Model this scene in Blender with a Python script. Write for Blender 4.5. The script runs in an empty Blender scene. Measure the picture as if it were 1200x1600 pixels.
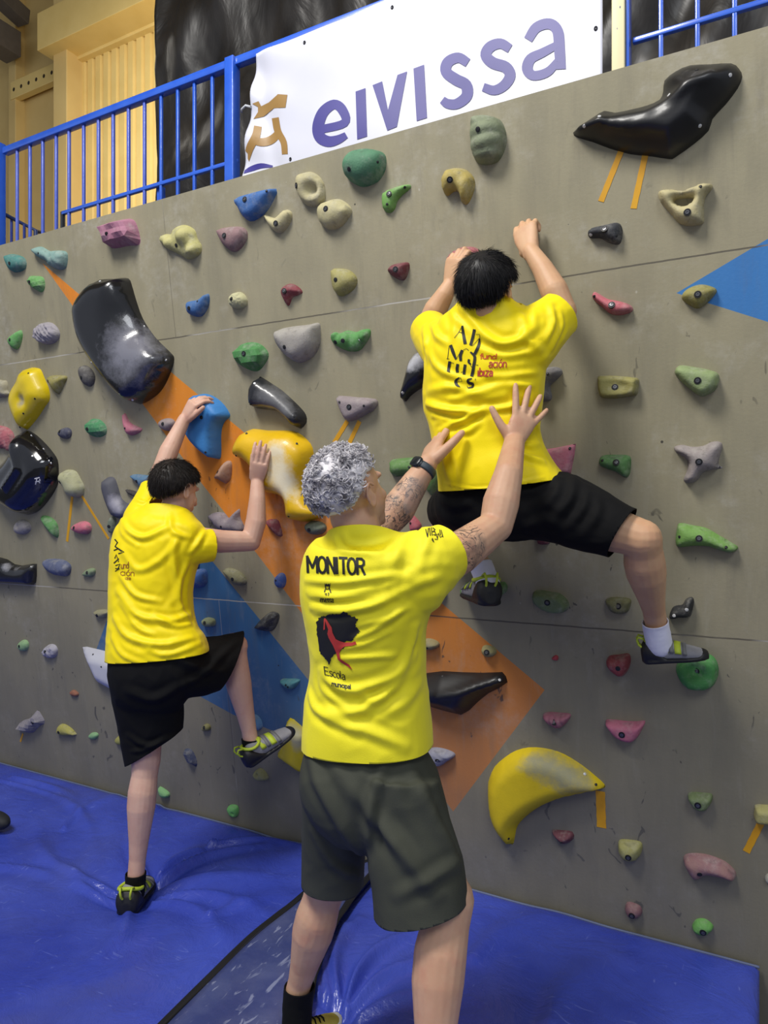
import bpy, bmesh, math, random
import numpy as np
from mathutils import Vector, Matrix, noise
from mathutils.bvhtree import BVHTree
from mathutils.geometry import delaunay_2d_cdt

random.seed(7)
SC = bpy.context.scene
COL = SC.collection

# ---------------------------------------------------------------- camera
F = 1120.0
CAM = Vector((0, -2.746, 1.52))
YAW = math.radians(28.53)
FWD = Vector((-math.sin(YAW), math.cos(YAW), 0))
RGT = Vector((math.cos(YAW), math.sin(YAW), 0))
cd = bpy.data.cameras.new('camera')
cam = bpy.data.objects.new('camera', cd)
COL.objects.link(cam)
cd.sensor_fit = 'VERTICAL'
cd.sensor_height = 36
cd.lens = 36 * F / 1600
cd.clip_end = 100
cam.location = CAM
cam.rotation_euler = (math.pi / 2, 0, YAW)
SC.camera = cam

# ---------------------------------------------------------------- world, lights, exposure
w = bpy.data.worlds.new('hall_air')
SC.world = w
w.use_nodes = True
w.node_tree.nodes['Background'].inputs[0].default_value = (0.80, 0.86, 1.0, 1)
w.node_tree.nodes['Background'].inputs[1].default_value = 0.42
SC.view_settings.view_transform = 'Standard'
SC.view_settings.look = 'None'
SC.view_settings.gamma = 1
SC.view_settings.use_curve_mapping = False
SC.view_settings.exposure = 0.12


def area(name, loc, target, sx, sy, power, col):
    l = bpy.data.lights.new(name, 'AREA')
    l.shape = 'RECTANGLE'
    l.size = sx
    l.size_y = sy
    l.energy = power
    l.color = col
    o = bpy.data.objects.new(name, l)
    COL.objects.link(o)
    o.location = loc
    o.rotation_euler = (Vector(target) - Vector(loc)).to_track_quat('-Z', 'Y').to_euler()
    return o


area('hall_lamp_key', (-2.2, -3.6, 6.4), (0, 0, 1.9), 1.5, 1.5, 300, (1, 0.97, 0.92))
area('hall_lamp_far', (2.5, -6.0, 7.0), (0, 0, 1.2), 2.5, 2.5, 170, (0.93, 0.96, 1))
area('hall_lamp_back', (-5.2, 1.9, 6.4), (-6.3, 4.4, 4.4), 2.5, 1.2, 110, (1, 0.95, 0.86))
area('hall_lamp_over', (0.5, 1.6, 6.5), (0.5, 0.9, 3), 2.5, 1.0, 25, (1, 0.98, 0.95))

# ---------------------------------------------------------------- pixel -> place helpers


def ray(px, py):
    return FWD + RGT * ((px - 600) / F) + Vector((0, 0, 1)) * ((800 - py) / F)


def D(px, py, d):
    return CAM + ray(px, py) * d


def on_plane(px, py, P, Nn):
    r = ray(px, py)
    return CAM + r * ((P - CAM).dot(Nn) / r.dot(Nn))


TILT = math.radians(8)
U = Vector((1, 0, 0))
V = Vector((0, -math.sin(TILT), math.cos(TILT)))
NW = Vector((0, -math.cos(TILT), -math.sin(TILT)))
WM = Matrix((U, V, NW)).transposed()


def W(px, py, off=0.0):
    return on_plane(px, py, NW * off, NW)


def AB(px, py, off=0.0):
    p = W(px, py, off)
    return (p.dot(U), p.dot(V))


def G(px, py, z=0.0):
    return on_plane(px, py, Vector((0, 0, z)), Vector((0, 0, 1)))


def depth(p):
    return (p - CAM).dot(FWD)


# ---------------------------------------------------------------- materials


def lin(c):
    if isinstance(c, str):
        c = tuple(int(c[i:i + 2], 16) / 255 for i in (0, 2, 4))
    return tuple((x / 12.92 if x <= 0.04045 else ((x + 0.055) / 1.055) ** 2.4) for x in c) + (1.0,)


class NT:
    def __init__(s, m):
        m.use_nodes = True
        s.t = m.node_tree
        s.bsdf = s.t.nodes['Principled BSDF']
        s.co = s.n('ShaderNodeTexCoord').outputs['Object']

    def n(s, typ, inp=None, **kw):
        nd = s.t.nodes.new(typ)
        for k, v in kw.items():
            setattr(nd, k, v)
        for k, v in (inp or {}).items():
            s.put(nd.inputs[k], v)
        return nd

    def put(s, sock, v):
        if isinstance(v, bpy.types.NodeSocket):
            s.t.links.new(v, sock)
        else:
            sock.default_value = v

    def m(s, op, a, b=0.0, c=0.0, clamp=False):
        return s.n('ShaderNodeMath', {0: a, 1: b, 2: c}, operation=op, use_clamp=clamp).outputs[0]

    def noise(s, scale, detail=4, rough=.55, vec=None, dist=0.0):
        nd = s.n('ShaderNodeTexNoise', {'Scale': scale, 'Detail': detail, 'Roughness': rough, 'Distortion': dist})
        s.put(nd.inputs['Vector'], vec or s.co)
        return nd.outputs[0]

    def ramp(s, f, lo, hi):
        return s.n('ShaderNodeMapRange', {0: f, 1: lo, 2: hi, 3: 0.0, 4: 1.0}).outputs[0]

    def mix(s, f, a, b, typ='MIX'):
        nd = s.n('ShaderNodeMix', data_type='RGBA', blend_type=typ)
        s.put(nd.inputs[0], f)
        s.put(nd.inputs[6], a)
        s.put(nd.inputs[7], b)
        return nd.outputs[2]

    def scale(s, v):
        return s.n('ShaderNodeMapping', {0: s.co, 3: v}).outputs[0]

    def bump(s, h, dist, strength=1.0):
        s.put(s.bsdf.inputs['Normal'], s.n('ShaderNodeBump', {'Strength': strength, 'Distance': dist, 'Height': h}).outputs[0])


MATS = {}


def mat(name, c, rough=.6, metal=0.0, c2=None, ns=12, bump=0.0, bs=60, coat=0.0, spec=.5, sheen=0.0):
    if name in MATS:
        return MATS[name]
    m = bpy.data.materials.new(name)
    t = NT(m)
    a = lin(c)
    b = lin(c2) if c2 else tuple(x * .86 for x in a[:3]) + (1,)
    f = t.ramp(t.noise(ns), .35, .68)
    t.put(t.bsdf.inputs['Base Color'], t.mix(f, a, b))
    t.bsdf.inputs['Roughness'].default_value = rough
    t.bsdf.inputs['Metallic'].default_value = metal
    t.bsdf.inputs['Coat Weight'].default_value = coat
    t.bsdf.inputs['Coat Roughness'].default_value = .12
    t.bsdf.inputs['Specular IOR Level'].default_value = spec
    t.bsdf.inputs['Sheen Weight'].default_value = sheen
    if bump:
        t.bump(t.noise(bs, 3), bump)
    MATS[name] = m
    return m


def wall_mat(name, c1, c2, c3):
    m = bpy.data.materials.new(name)
    t = NT(m)
    sx = t.n('ShaderNodeSeparateXYZ', {0: t.co}).outputs
    X, Y = sx[0], sx[1]
    streak = t.noise(1.0, 7, .68, t.scale((6.0, .8, 1)))
    blot = t.noise(1.6, 6, .6)
    base = t.mix(t.ramp(streak, .35, .7), lin(c1), lin(c2))
    base = t.mix(t.m('MULTIPLY', t.ramp(blot, .42, .72), .6), base, lin(c3))
    # worn pale chalk patches
    chalk = t.m('MULTIPLY', t.ramp(t.noise(2.3, 8, .72), .52, .70), t.ramp(t.noise(24, 4, .7), .35, .7))
    base = t.mix(t.m('MULTIPLY', chalk, .42), base, lin('c9c6c0'))
    drip = t.m('MULTIPLY', t.ramp(t.noise(7, 6, .7, t.scale((2.2, .35, 1)), .4), .5, .75), t.ramp(t.noise(1.4, 3), .4, .6))
    base = t.mix(t.m('MULTIPLY', drip, .42), base, lin('6a655a'))
    pale = t.m('MULTIPLY', t.ramp(t.noise(9, 6, .7, t.scale((2.6, .3, 1)), .4), .56, .78), t.ramp(Y, 2.4, .9))
    base = t.mix(t.m('MULTIPLY', pale, .35), base, lin('aaa79c'))
    spat = t.n('ShaderNodeTexVoronoi', {'Vector': t.scale((1, .7, 1)), 'Scale': 13.0})
    base = t.mix(t.m('MULTIPLY', t.m('LESS_THAN', t.m('ADD', spat.outputs['Distance'], t.m('MULTIPLY', t.noise(60, 3), .12)), .085), .35), base, lin('c4c0b6'))
    # dark rubber scuffs, mostly low on the wall
    sc = t.m('MULTIPLY', t.ramp(t.noise(21, 3, .5, t.scale((1, .55, 1)), 1.2), .675, .71), t.m('MULTIPLY', t.ramp(t.noise(1.9, 2), .46, .54), t.ramp(Y, 3.0, 1.2)))
    base = t.mix(t.m('MULTIPLY', sc, .8), base, lin('2c2a28'))
    # overhang's shade painted into the colour low down, with some grey film
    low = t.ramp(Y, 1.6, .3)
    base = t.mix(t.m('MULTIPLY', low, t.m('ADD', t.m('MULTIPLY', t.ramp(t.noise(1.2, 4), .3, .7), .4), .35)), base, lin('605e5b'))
    # insert holes
    vo = t.n('ShaderNodeTexVoronoi', {'Vector': t.co, 'Scale': 5.2, 'Randomness': .75})
    keep = t.m('GREATER_THAN', t.n('ShaderNodeSeparateXYZ', {0: vo.outputs['Color']}).outputs[0], .42)
    hole = t.m('MULTIPLY', t.m('LESS_THAN', vo.outputs['Distance'], .024), keep)
    base = t.mix(t.m('MULTIPLY', hole, .85), base, lin('25221f'))
    vo2 = t.n('ShaderNodeTexVoronoi', {'Vector': t.co, 'Scale': 9.0})
    base = t.mix(t.m('MULTIPLY', t.m('LESS_THAN', vo2.outputs['Distance'], .018), .6), base, lin('4b463f'))
    # panel joints
    wob = t.m('MULTIPLY', t.m('SUBTRACT', t.noise(9, 3), .5), .006)
    lines = None
    for s in SEAMS:
        d = t.m('ABSOLUTE', t.m('SUBTRACT', t.m('ADD', Y, wob), s))
        l = t.m('LESS_THAN', d, .0026)
        lines = l if lines is None else t.m('MAXIMUM', lines, l)
    for (x, y0, y1) in VSEAMS:
        d = t.m('LESS_THAN', t.m('ABSOLUTE', t.m('SUBTRACT', X, x)), .0018)
        l = t.m('MULTIPLY', t.m('MULTIPLY', d, t.m('GREATER_THAN', Y, y0)), t.m('LESS_THAN', Y, y1))
        lines = t.m('MAXIMUM', lines, t.m('MULTIPLY', l, .6))
    linecol = t.mix(t.ramp(t.noise(1.3, 3), .49, .56), lin('4a443c'), lin('b8b4ac'))
    base = t.mix(t.m('MULTIPLY', lines, .8), base, linecol)
    t.put(t.bsdf.inputs['Base Color'], base)
    t.bsdf.inputs['Roughness'].default_value = .72
    h = t.m('SUBTRACT', t.m('MULTIPLY', t.noise(90, 3), .25), t.m('MAXIMUM', t.m('MULTIPLY', hole, 2.0), lines))
    t.bump(h, .0022, .8)
    return m


# ---------------------------------------------------------------- object helpers


def tag(o, label=None, cat=None, group=None, kind=None):
    if label:
        o['label'] = label
    if cat:
        o['category'] = cat
    if group:
        o['group'] = group
    if kind:
        o['kind'] = kind
    return o


def worldpos(o):
    p = Vector((0, 0, 0))
    while o is not None:
        p = p + o.location
        o = o.parent
    return p


def obj(name, me, m=None, parent=None, loc=None, smooth=True):
    """Link a mesh given in world coordinates; parents carry translation only."""
    if isinstance(me, bmesh.types.BMesh):
        bm = me
        me = bpy.data.meshes.new(name)
        bm.to_mesh(me)
        bm.free()
    if loc is None and parent is None:
        n = len(me.vertices)
        a = np.empty(n * 3)
        me.vertices.foreach_get('co', a)
        a = a.reshape(-1, 3)
        c = (a.min(0) + a.max(0)) / 2
        loc = Vector((c[0], c[1], a[:, 2].min()))
    o = bpy.data.objects.new(name, me)
    COL.objects.link(o)
    base = worldpos(parent) if parent else Vector((0, 0, 0))
    if loc is None:
        loc = base
    me.transform(Matrix.Translation(-Vector(loc)))
    o.location = Vector(loc) - base
    if parent:
        o.parent = parent
    if m:
        for x in (m if isinstance(m, (list, tuple)) else [m]):
            me.materials.append(x)
    if smooth:
        me.polygons.foreach_set('use_smooth', [True] * len(me.polygons))
        me.update()
    return o


def local_obj(name, bm, m, parent=None, mw=None, smooth=True):
    """Link a mesh given in its own frame."""
    me = bpy.data.meshes.new(name)
    bm.to_mesh(me)
    bm.free()
    o = bpy.data.objects.new(name, me)
    COL.objects.link(o)
    if parent:
        o.parent = parent
    if mw is not None:
        o.matrix_local = mw
    for x in (m if isinstance(m, (list, tuple)) else [m]):
        me.materials.append(x)
    if smooth:
        me.polygons.foreach_set('use_smooth', [True] * len(me.polygons))
    return o


def box_between(bm, p0, p1, wx, wy, up=Vector((0, 0, 1))):
    """Bar from p0 to p1, wx wide sideways and wy thick along the other axis."""
    p0, p1 = Vector(p0), Vector(p1)
    d = (p1 - p0).normalized()
    s = d.cross(up)
    if s.length < 1e-4:
        s = Vector((1, 0, 0))
    s.normalize()
    t = s.cross(d).normalized()
    vs = []
    for p in (p0, p1):
        for (i, j) in ((-1, -1), (1, -1), (1, 1), (-1, 1)):
            vs.append(bm.verts.new(p + s * wx / 2 * i + t * wy / 2 * j))
    for f in ((0, 1, 2, 3), (7, 6, 5, 4), (0, 4, 5, 1), (1, 5, 6, 2), (2, 6, 7, 3), (3, 7, 4, 0)):
        bm.faces.new([vs[k] for k in f])


def bevel(bm, w, seg=2):
    bmesh.ops.recalc_face_normals(bm, faces=bm.faces)
    bmesh.ops.bevel(bm, geom=[e for e in bm.edges if len(e.link_faces) == 2 and e.calc_face_angle(0) > .6], offset=w, segments=seg, affect='EDGES', profile=.5)


def ring(bm, c, a, b, n=18, sq=2.0):
    c, a, b = Vector(c), Vector(a), Vector(b)
    out = []
    for k in range(n):
        t = 2 * math.pi * k / n
        ct, st = math.cos(t), math.sin(t)
        ct = math.copysign(abs(ct) ** (2 / sq), ct)
        st = math.copysign(abs(st) ** (2 / sq), st)
        out.append(bm.verts.new(c + a * ct + b * st))
    return out


def bridge(bm, rings, cap=True):
    n = len(rings[0])
    for r0, r1 in zip(rings, rings[1:]):
        for k in range(n):
            bm.faces.new((r0[k], r0[(k + 1) % n], r1[(k + 1) % n], r1[k]))
    if cap:
        for r in (rings[0], rings[-1]):
            c = sum((v.co for v in r), Vector()) / n
            cv = bm.verts.new(c)
            for k in range(n):
                bm.faces.new((r[k], r[(k + 1) % n], cv))


def tube(bm, pts, r, n=8, cap=True):
    pts = [Vector(p) for p in pts]
    rs = r if isinstance(r, (list, tuple)) else [r] * len(pts)
    rings = []
    prev = None
    for i, p in enumerate(pts):
        d = (pts[min(i + 1, len(pts) - 1)] - pts[max(i - 1, 0)]).normalized()
        if prev is None:
            a = d.orthogonal().normalized()
        else:
            a = (prev - d * prev.dot(d)).normalized()
        prev = a
        rings.append(ring(bm, p, a * rs[i], d.cross(a) * rs[i], n))
    bridge(bm, rings, cap)


def smooth_closed(pts, n=6):
    out = []
    m = len(pts)
    for i in range(m):
        p0, p1, p2, p3 = [Vector(pts[(i + k) % m]) for k in (-1, 0, 1, 2)]
        for j in range(n):
            t = j / n
            out.append(0.5 * ((2 * p1) + (p2 - p0) * t + (2 * p0 - 5 * p1 + 4 * p2 - p3) * t * t + (3 * p1 - p0 - 3 * p2 + p3) * t ** 3))
    return out


def smooth_open(pts, n=6):
    pts = [Vector(p) for p in pts]
    P = [pts[0] * 2 - pts[1]] + pts + [pts[-1] * 2 - pts[-2]]
    out = []
    for i in range(1, len(P) - 2):
        p0, p1, p2, p3 = P[i - 1:i + 3]
        for j in range(n):
            t = j / n
            out.append(0.5 * ((2 * p1) + (p2 - p0) * t + (2 * p0 - 5 * p1 + 4 * p2 - p3) * t * t + (3 * p1 - p0 - 3 * p2 + p3) * t ** 3))
    out.append(pts[-1])
    return out


def inside(P, poly):
    x, y = P[:, 0], P[:, 1]
    r = np.zeros(len(P), bool)
    n = len(poly)
    for i in range(n):
        x0, y0 = poly[i]
        x1, y1 = poly[(i + 1) % n]
        if y0 == y1:
            continue
        c = ((y0 > y) != (y1 > y)) & (x < (x1 - x0) * (y - y0) / (y1 - y0) + x0)
        r ^= c
    return r


def inside_nz(P, poly):
    x, y = P[:, 0], P[:, 1]
    wn = np.zeros(len(P), int)
    n = len(poly)
    for i in range(n):
        x0, y0 = poly[i]
        x1, y1 = poly[(i + 1) % n]
        side = (x1 - x0) * (y - y0) - (x - x0) * (y1 - y0)
        wn += ((y0 <= y) & (y1 > y) & (side > 0)).astype(int)
        wn -= ((y0 > y) & (y1 <= y) & (side < 0)).astype(int)
    return wn != 0


def seg_dist(P, poly, closed=True):
    P = np.asarray(P, float)
    A = np.asarray(poly, float)
    B = np.roll(A, -1, 0)
    if not closed:
        A, B = A[:-1], B[:-1]
    best = np.full(len(P), 1e9)
    for a, b in zip(A, B):
        ab = b - a
        L = (ab * ab).sum() + 1e-12
        t = np.clip(((P - a) @ ab) / L, 0, 1)
        d = np.sqrt(((P - a - t[:, None] * ab) ** 2).sum(1))
        best = np.minimum(best, d)
    return best


# ================================================================ SETTING
A_top = AB(600, 212)[1]
SEAMS = [AB(240, 533)[1], AB(840, 975)[1]]
VSEAMS = [(AB(268, 460)[0], SEAMS[0], 9), (AB(343, 950)[0], 0, SEAMS[1])]
print('WALL', A_top, SEAMS)
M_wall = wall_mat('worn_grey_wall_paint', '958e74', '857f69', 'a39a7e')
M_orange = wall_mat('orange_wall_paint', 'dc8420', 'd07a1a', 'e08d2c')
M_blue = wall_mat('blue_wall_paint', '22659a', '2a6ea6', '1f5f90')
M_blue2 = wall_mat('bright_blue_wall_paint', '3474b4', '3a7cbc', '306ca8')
M_ply = mat('plywood_edge', 'b9ab90', .7)

paint = [
    ([(66, 411), (287, 598), (376, 671), (700, 951), (851, 1078), (708, 1268), (600, 1122), (494, 988), (399, 862), (315, 755), (222, 630)], 1),
    ([(148, 1022), (172, 955), (230, 880), (290, 832), (330, 875), (401, 962), (483, 1064), (512, 1095), (520, 1165), (470, 1160), (363, 1116), (307, 1085), (200, 1040)], 2),
    ([(1057, 458), (1200, 373), (1262, 336), (1262, 524), (1200, 503)], 3),
]
xl, xr = -8.0, AB(1260, 800)[0] + .35
vs = [(xl, -.4), (xr, -.4), (xr, A_top), (xl, A_top)]
es = [(0, 1), (1, 2), (2, 3), (3, 0)]
polys = []
for pts, mi in paint:
    q = [AB(*p) for p in pts]
    q = [(min(x, xr), y) for x, y in q]
    polys.append((q, mi))
    b0 = len(vs)
    vs += q
    es += [(b0 + i, b0 + (i + 1) % len(q)) for i in range(len(q))]
ov, oe, of, *_ = delaunay_2d_cdt([Vector(v) for v in vs], es, [], 0, 1e-5)
cen = np.array([[sum(ov[i].x for i in f) / 3, sum(ov[i].y for i in f) / 3] for f in of])
mi_ = np.zeros(len(of), int)
for q, mi in polys:
    mi_[inside(cen, q)] = mi
bm = bmesh.new()
bv = [bm.verts.new((v.x, v.y, 0)) for v in ov]
for f, mi in zip(of, mi_):
    fc = bm.faces.new([bv[i] for i in f])
    if fc.normal.z < 0:
        fc.normal_flip()
    fc.material_index = int(mi)
bmesh.ops.recalc_face_normals(bm, faces=bm.faces)
T = .05
c = [bm.verts.new(p) for p in ((xl, -.4, 0), (xr, -.4, 0), (xr, A_top, 0), (xl, A_top, 0), (xl, -.4, -T), (xr, -.4, -T), (xr, A_top, -T), (xl, A_top, -T))]
for f in ((3, 2, 6, 7), (1, 5, 6, 2), (0, 3, 7, 4), (4, 5, 6, 7)):
    bm.faces.new([c[i] for i in f]).material_index = 4
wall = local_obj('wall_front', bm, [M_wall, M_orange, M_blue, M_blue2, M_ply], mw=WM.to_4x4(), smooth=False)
tag(wall, kind='structure')

# ---- hall behind
M_cream = mat('cream_hall_paint', 'dcc07e', .6, c2='d2b472', ns=1.5)
M_cream2 = mat('cream_cladding', 'ecd086', .45, c2='e2c478', ns=2)
M_dark = mat('dark_roof_metal', '6b6258', .7)
YB = 4.2


def HB(px, py, y):
    return on_plane(px, py, Vector((0, y, 0)), Vector((0, 1, 0)))


bm = bmesh.new()
z1 = 13.0
v = [bm.verts.new(p) for p in ((-22, YB, -.4), (6, YB, -.4), (6, YB, z1), (-22, YB, z1))]
bm.faces.new(v)
v2 = [bm.verts.new(p + Vector((0, .1, 0))) for p in (x.co for x in v)]
bm.faces.new(v2[::-1])
for i in range(4):
    bm.faces.new((v[i], v[(i + 1) % 4], v2[(i + 1) % 4], v2[i]))
bmesh.ops.recalc_face_normals(bm, faces=bm.faces)
o = obj('wall_back', bm, M_cream, smooth=False)
tag(o, kind='structure')
# ribbed cladding panel
pl = HB(108, 300, YB - .3)
pr = HB(262, 300, YB - .3)
ztop = HB(112, 95, YB - .3).z
bm = bmesh.new()
x = pl.x
pitch = (HB(240, 20, YB - .3).x - HB(113, 90, YB - .3).x) / 10
prof = []
while x < pr.x + 5:
    prof += [(x, 0), (x + .02, .05), (x + .045, .05), (x + .065, 0)]
    x += pitch
yy = YB - .3
lo = [bm.verts.new((a, yy + b, -.4)) for a, b in prof]
hi = [bm.verts.new((a, yy + b, ztop)) for a, b in prof]
for i in range(len(prof) - 1):
    bm.faces.new((lo[i], lo[i + 1], hi[i + 1], hi[i]))
o = obj('wall_cladding', bm, M_cream2, smooth=False)
tag(o, kind='structure')
# flange beam above cladding
bm = bmesh.new()
xx1 = pr.x + 5
box_between(bm, (pl.x - .1, YB - .42, ztop + .2), (xx1, YB - .42, ztop + .2), .6, .5)
box_between(bm, (pl.x - .1, YB - .33, ztop - .02), (xx1, YB - .33, ztop - .02), .1, .14)
bevel(bm, .006)
o = obj('trim_1', bm, M_cream2, smooth=False)
tag(o, kind='structure')
# columns
for i, (pa, pb, y, dp) in enumerate(((83, 104, YB - .55, .5), (13, 24, YB - .15, .2))):
    a, b = HB(pa, 200, y), HB(pb, 200, y)
    bm = bmesh.new()
    box_between(bm, ((a.x + b.x) / 2, y + dp / 2, -.4), ((a.x + b.x) / 2, y + dp / 2, z1), b.x - a.x, dp)
    bevel(bm, .01)
    o = obj('trim_%d' % (i + 2), bm, M_cream, smooth=False)
    tag(o, kind='structure')
# perforated rail between the columns
a, b = HB(13, 152, YB - .2), HB(84, 97, YB - .2)
bm = bmesh.new()
zz = (a.z + b.z) / 2
box_between(bm, (a.x, YB - .12, zz), (b.x + .2, YB - .12, zz), .1, .26)
bevel(bm, .006)
o = obj('trim_4', bm, M_cream2, smooth=False)
tag(o, kind='structure')
bm = bmesh.new()
for k in range(6):
    t = (k + .5) / 6
    cx_ = a.x + (b.x - a.x) * t
    r = ring(bm, (cx_, YB - .171, zz + .0), (.026, 0, 0), (0, 0, .03), 12)
    r2 = ring(bm, (cx_, YB - .165, zz + .0), (.026, 0, 0), (0, 0, .03), 12)
    bridge(bm, [r, r2])
hp = obj('bolt_holes', bm, mat('shadow_hole', '3a2c18', .9), parent=o, smooth=False)
# ceiling + roof beam + brace
bm = bmesh.new()
zc = HB(20, 52, YB).z + 1.0
box_between(bm, (-22, -.6, zc), (6, -.6, zc), 10.6, .1)
o = obj('ceiling', bm, mat('cream_roof_sheet', 'a5946c', .8), smooth=False)
tag(o, kind='structure')
bm = bmesh.new()
q0, q1 = HB(-60, -60, YB - 1.2), HB(38, 30, YB - .2)
box_between(bm, q0 + (q0 - q1) * .3, q1, .22, .22)
q = HB(5, 58, YB - .4)
box_between(bm, q + Vector((0, 0, .12)), q - Vector((0, 0, .25)), .34, .34)
bevel(bm, .01)
o = obj('trim_5', bm, M_dark, smooth=False)
tag(o, kind='structure')
bm = bmesh.new()
tube(bm, [HB(104, -10, YB - .5), HB(135, 44, YB - .3)], .03, 10)
o = obj('trim_6', bm, mat('zinc_brace', '8f8e8a', .35, .7))
tag(o, kind='structure')

# ---- black plastic sheet hung behind the railing
m = bpy.data.materials.new('black_plastic_sheet')
t = NT(m)
t.put(t.bsdf.inputs['Base Color'], t.mix(t.ramp(t.noise(3), .4, .6), lin('1d1a17'), lin('2b2723')))
t.bsdf.inputs['Roughness'].default_value = .42
t.bump(t.noise(4, 4, .55, t.scale((1, 1, .5)), .8), .03, .5)
YS = 1.55
x0, x1 = HB(243, 100, YS).x, HB(1300, 0, YS).x
bm = bmesh.new()
nx, nz = 260, 110
zb, zt = (V * A_top).z - .1, 7.2
grid = []
for j in range(nz + 1):
    row = []
    for i in range(nx + 1):
        u, v_ = i / nx, j / nz
        xw = x0 + (x1 - x0) * u
        zw = zb + (zt - zb) * v_
        s = xw - x0
        # swags slung from the left top corner and pulled down to the right
        sw = math.sin((zw * 1.7 + .8 * (s - 1.1) ** 2) * 3.1) * .09 * min(1, s * 2.2) * max(0, 1 - s / 3.2)
        vert = math.sin(s * 13 + 3.2 * noise.noise((s, zw * .6, 0))) * .022
        diag = math.sin((s * 2.2 - zw * 1.6) * 4.2) * .05 * min(1, max(0, s - 2.2))
        n_ = noise.fractal(Vector((s * 1.6, zw * 1.1, 3)), 1.0, 2.0, 4) * .05
        row.append(bm.verts.new((xw, YS + sw + vert + diag + n_, zw)))
    grid.append(row)
for j in range(nz):
    for i in range(nx):
        bm.faces.new((grid[j][i], grid[j][i + 1], grid[j + 1][i + 1], grid[j + 1][i]))
o = obj('plastic_sheet', bm, m)
md = o.modifiers.new('thick', 'SOLIDIFY')
md.thickness = .004
tag(o, 'large crumpled black plastic sheet hanging behind the blue railing', 'sheet')

# ---- platform behind the wall top
bm = bmesh.new()
ytop = (V * A_top).y
zp = (V * A_top).z - .12
box_between(bm, (-9, (ytop + 3.6) / 2 + .06, zp - .05), (xr, (ytop + 3.6) / 2 + .06, zp - .05), 3.6 - ytop, .08)
o = obj('floor_gallery', bm, mat('gallery_deck', '6f6a60', .8), smooth=False)
tag(o, kind='structure')

# ---- railing
YR = ytop + .395
M_rail = mat('glossy_blue_rail_paint', '2457c8', .28, c2='2f63d0', ns=9, coat=.5)
M_lav = mat('faded_blue_bar_paint', '4a5ec0', .3, c2='5b6cc8', ns=9, coat=.4)


def R(px, py):
    return on_plane(px, py, Vector((0, YR, 0)), Vector((0, 1, 0)))


rail = bpy.data.objects.new('railing', None)
COL.objects.link(rail)
rail.location = (R(365, 260).x, YR, zp)
tag(rail, 'blue painted metal guard railing along the top of the climbing wall', 'railing')
zt_ = R(363, 101).z
zb_ = R(300, 273).z
print('rail z', zt_, zb_, zp)
bm = bmesh.new()
box_between(bm, (R(8, 240).x, YR, zt_), (R(957, 0).x, YR, zt_), .04, .04)
box_between(bm, (R(989, 0).x, YR, zt_), (R(1290, 0).x, YR, zt_), .04, .04)
bevel(bm, .004)
obj('handrail', bm, M_rail, rail)
bm = bmesh.new()
box_between(bm, (R(98, 330).x, YR, zb_), (R(372, 255).x, YR, zb_), .02, .02)
bevel(bm, .003)
obj('lower_rail', bm, M_rail, rail)
bm = bmesh.new()
box_between(bm, (R(989, 85).x, YR, R(1033, 52).z), (R(1290, 0).x, YR, R(1033, 52).z), .02, .02)
bevel(bm, .003)
obj('lower_rail', bm, M_rail, rail)
for px, wd in ((-2, .07), (365, .055)):
    x_ = R(px, 200).x
    bm = bmesh.new()
    box_between(bm, (x_, YR - .01, zp), (x_, YR - .01, zt_ + (.06 if px < 9 else .02)), wd, wd)
    bevel(bm, .004)
    obj('post', bm, M_rail, rail)
x_ = R(245, 300).x
bm = bmesh.new()
box_between(bm, (x_, YR + .03, zp), (x_, YR + .03, zb_), .03, .03)
obj('short_post', bm, M_rail, rail, smooth=False)
bars = [27, 47, 67, 88, 108, 131, 154, 177, 201, 226, 252, 278, 304, 332, 1033, 1090, 1148, 1206]
for px in bars:
    x_ = R(px, 200).x
    bm = bmesh.new()
    box_between(bm, (x_, YR, zp), (x_, YR, zt_), .016, .016)
    bevel(bm, .003)
    obj('bar', bm, M_lav if px < 240 else M_rail, rail)
bm = bmesh.new()
x_ = R(98, 335).x
box_between(bm, (x_, YR, zb_ + .008), (x_, YR, zp), .018, .018)
obj('end_bar', bm, mat('dark_grey_steel', '2c3038', .5), rail, smooth=False)

# yellow post with a blue edge, right of the banner
xa = R(970, 50).x
post = bpy.data.objects.new('steel_post', None)
COL.objects.link(post)
post.location = (xa, YR - .03, zp)
tag(post, 'pale yellow steel post with chipped paint right of the white banner', 'post')
mch = bpy.data.materials.new('chipped_cream_paint')
t = NT(mch)
t.put(t.bsdf.inputs['Base Color'], t.mix(t.ramp(t.noise(38, 3, .5, t.scale((1, 1, .6))), .66, .69), lin('e8dcae'), lin('35407a')))
t.bsdf.inputs['Roughness'].default_value = .45
bm = bmesh.new()
box_between(bm, (xa, YR - .03, zp), (xa, YR - .03, zt_ + .9), .046, .05)
bevel(bm, .004)
obj('shaft', bm, mch, post)
bm = bmesh.new()
xb_ = R(983.5, 50).x
box_between(bm, (xb_, YR - .015, zp), (xb_, YR - .015, zt_ + .9), .012, .05)
bevel(bm, .002)
obj('edge_strip', bm, M_rail, post)

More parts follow.
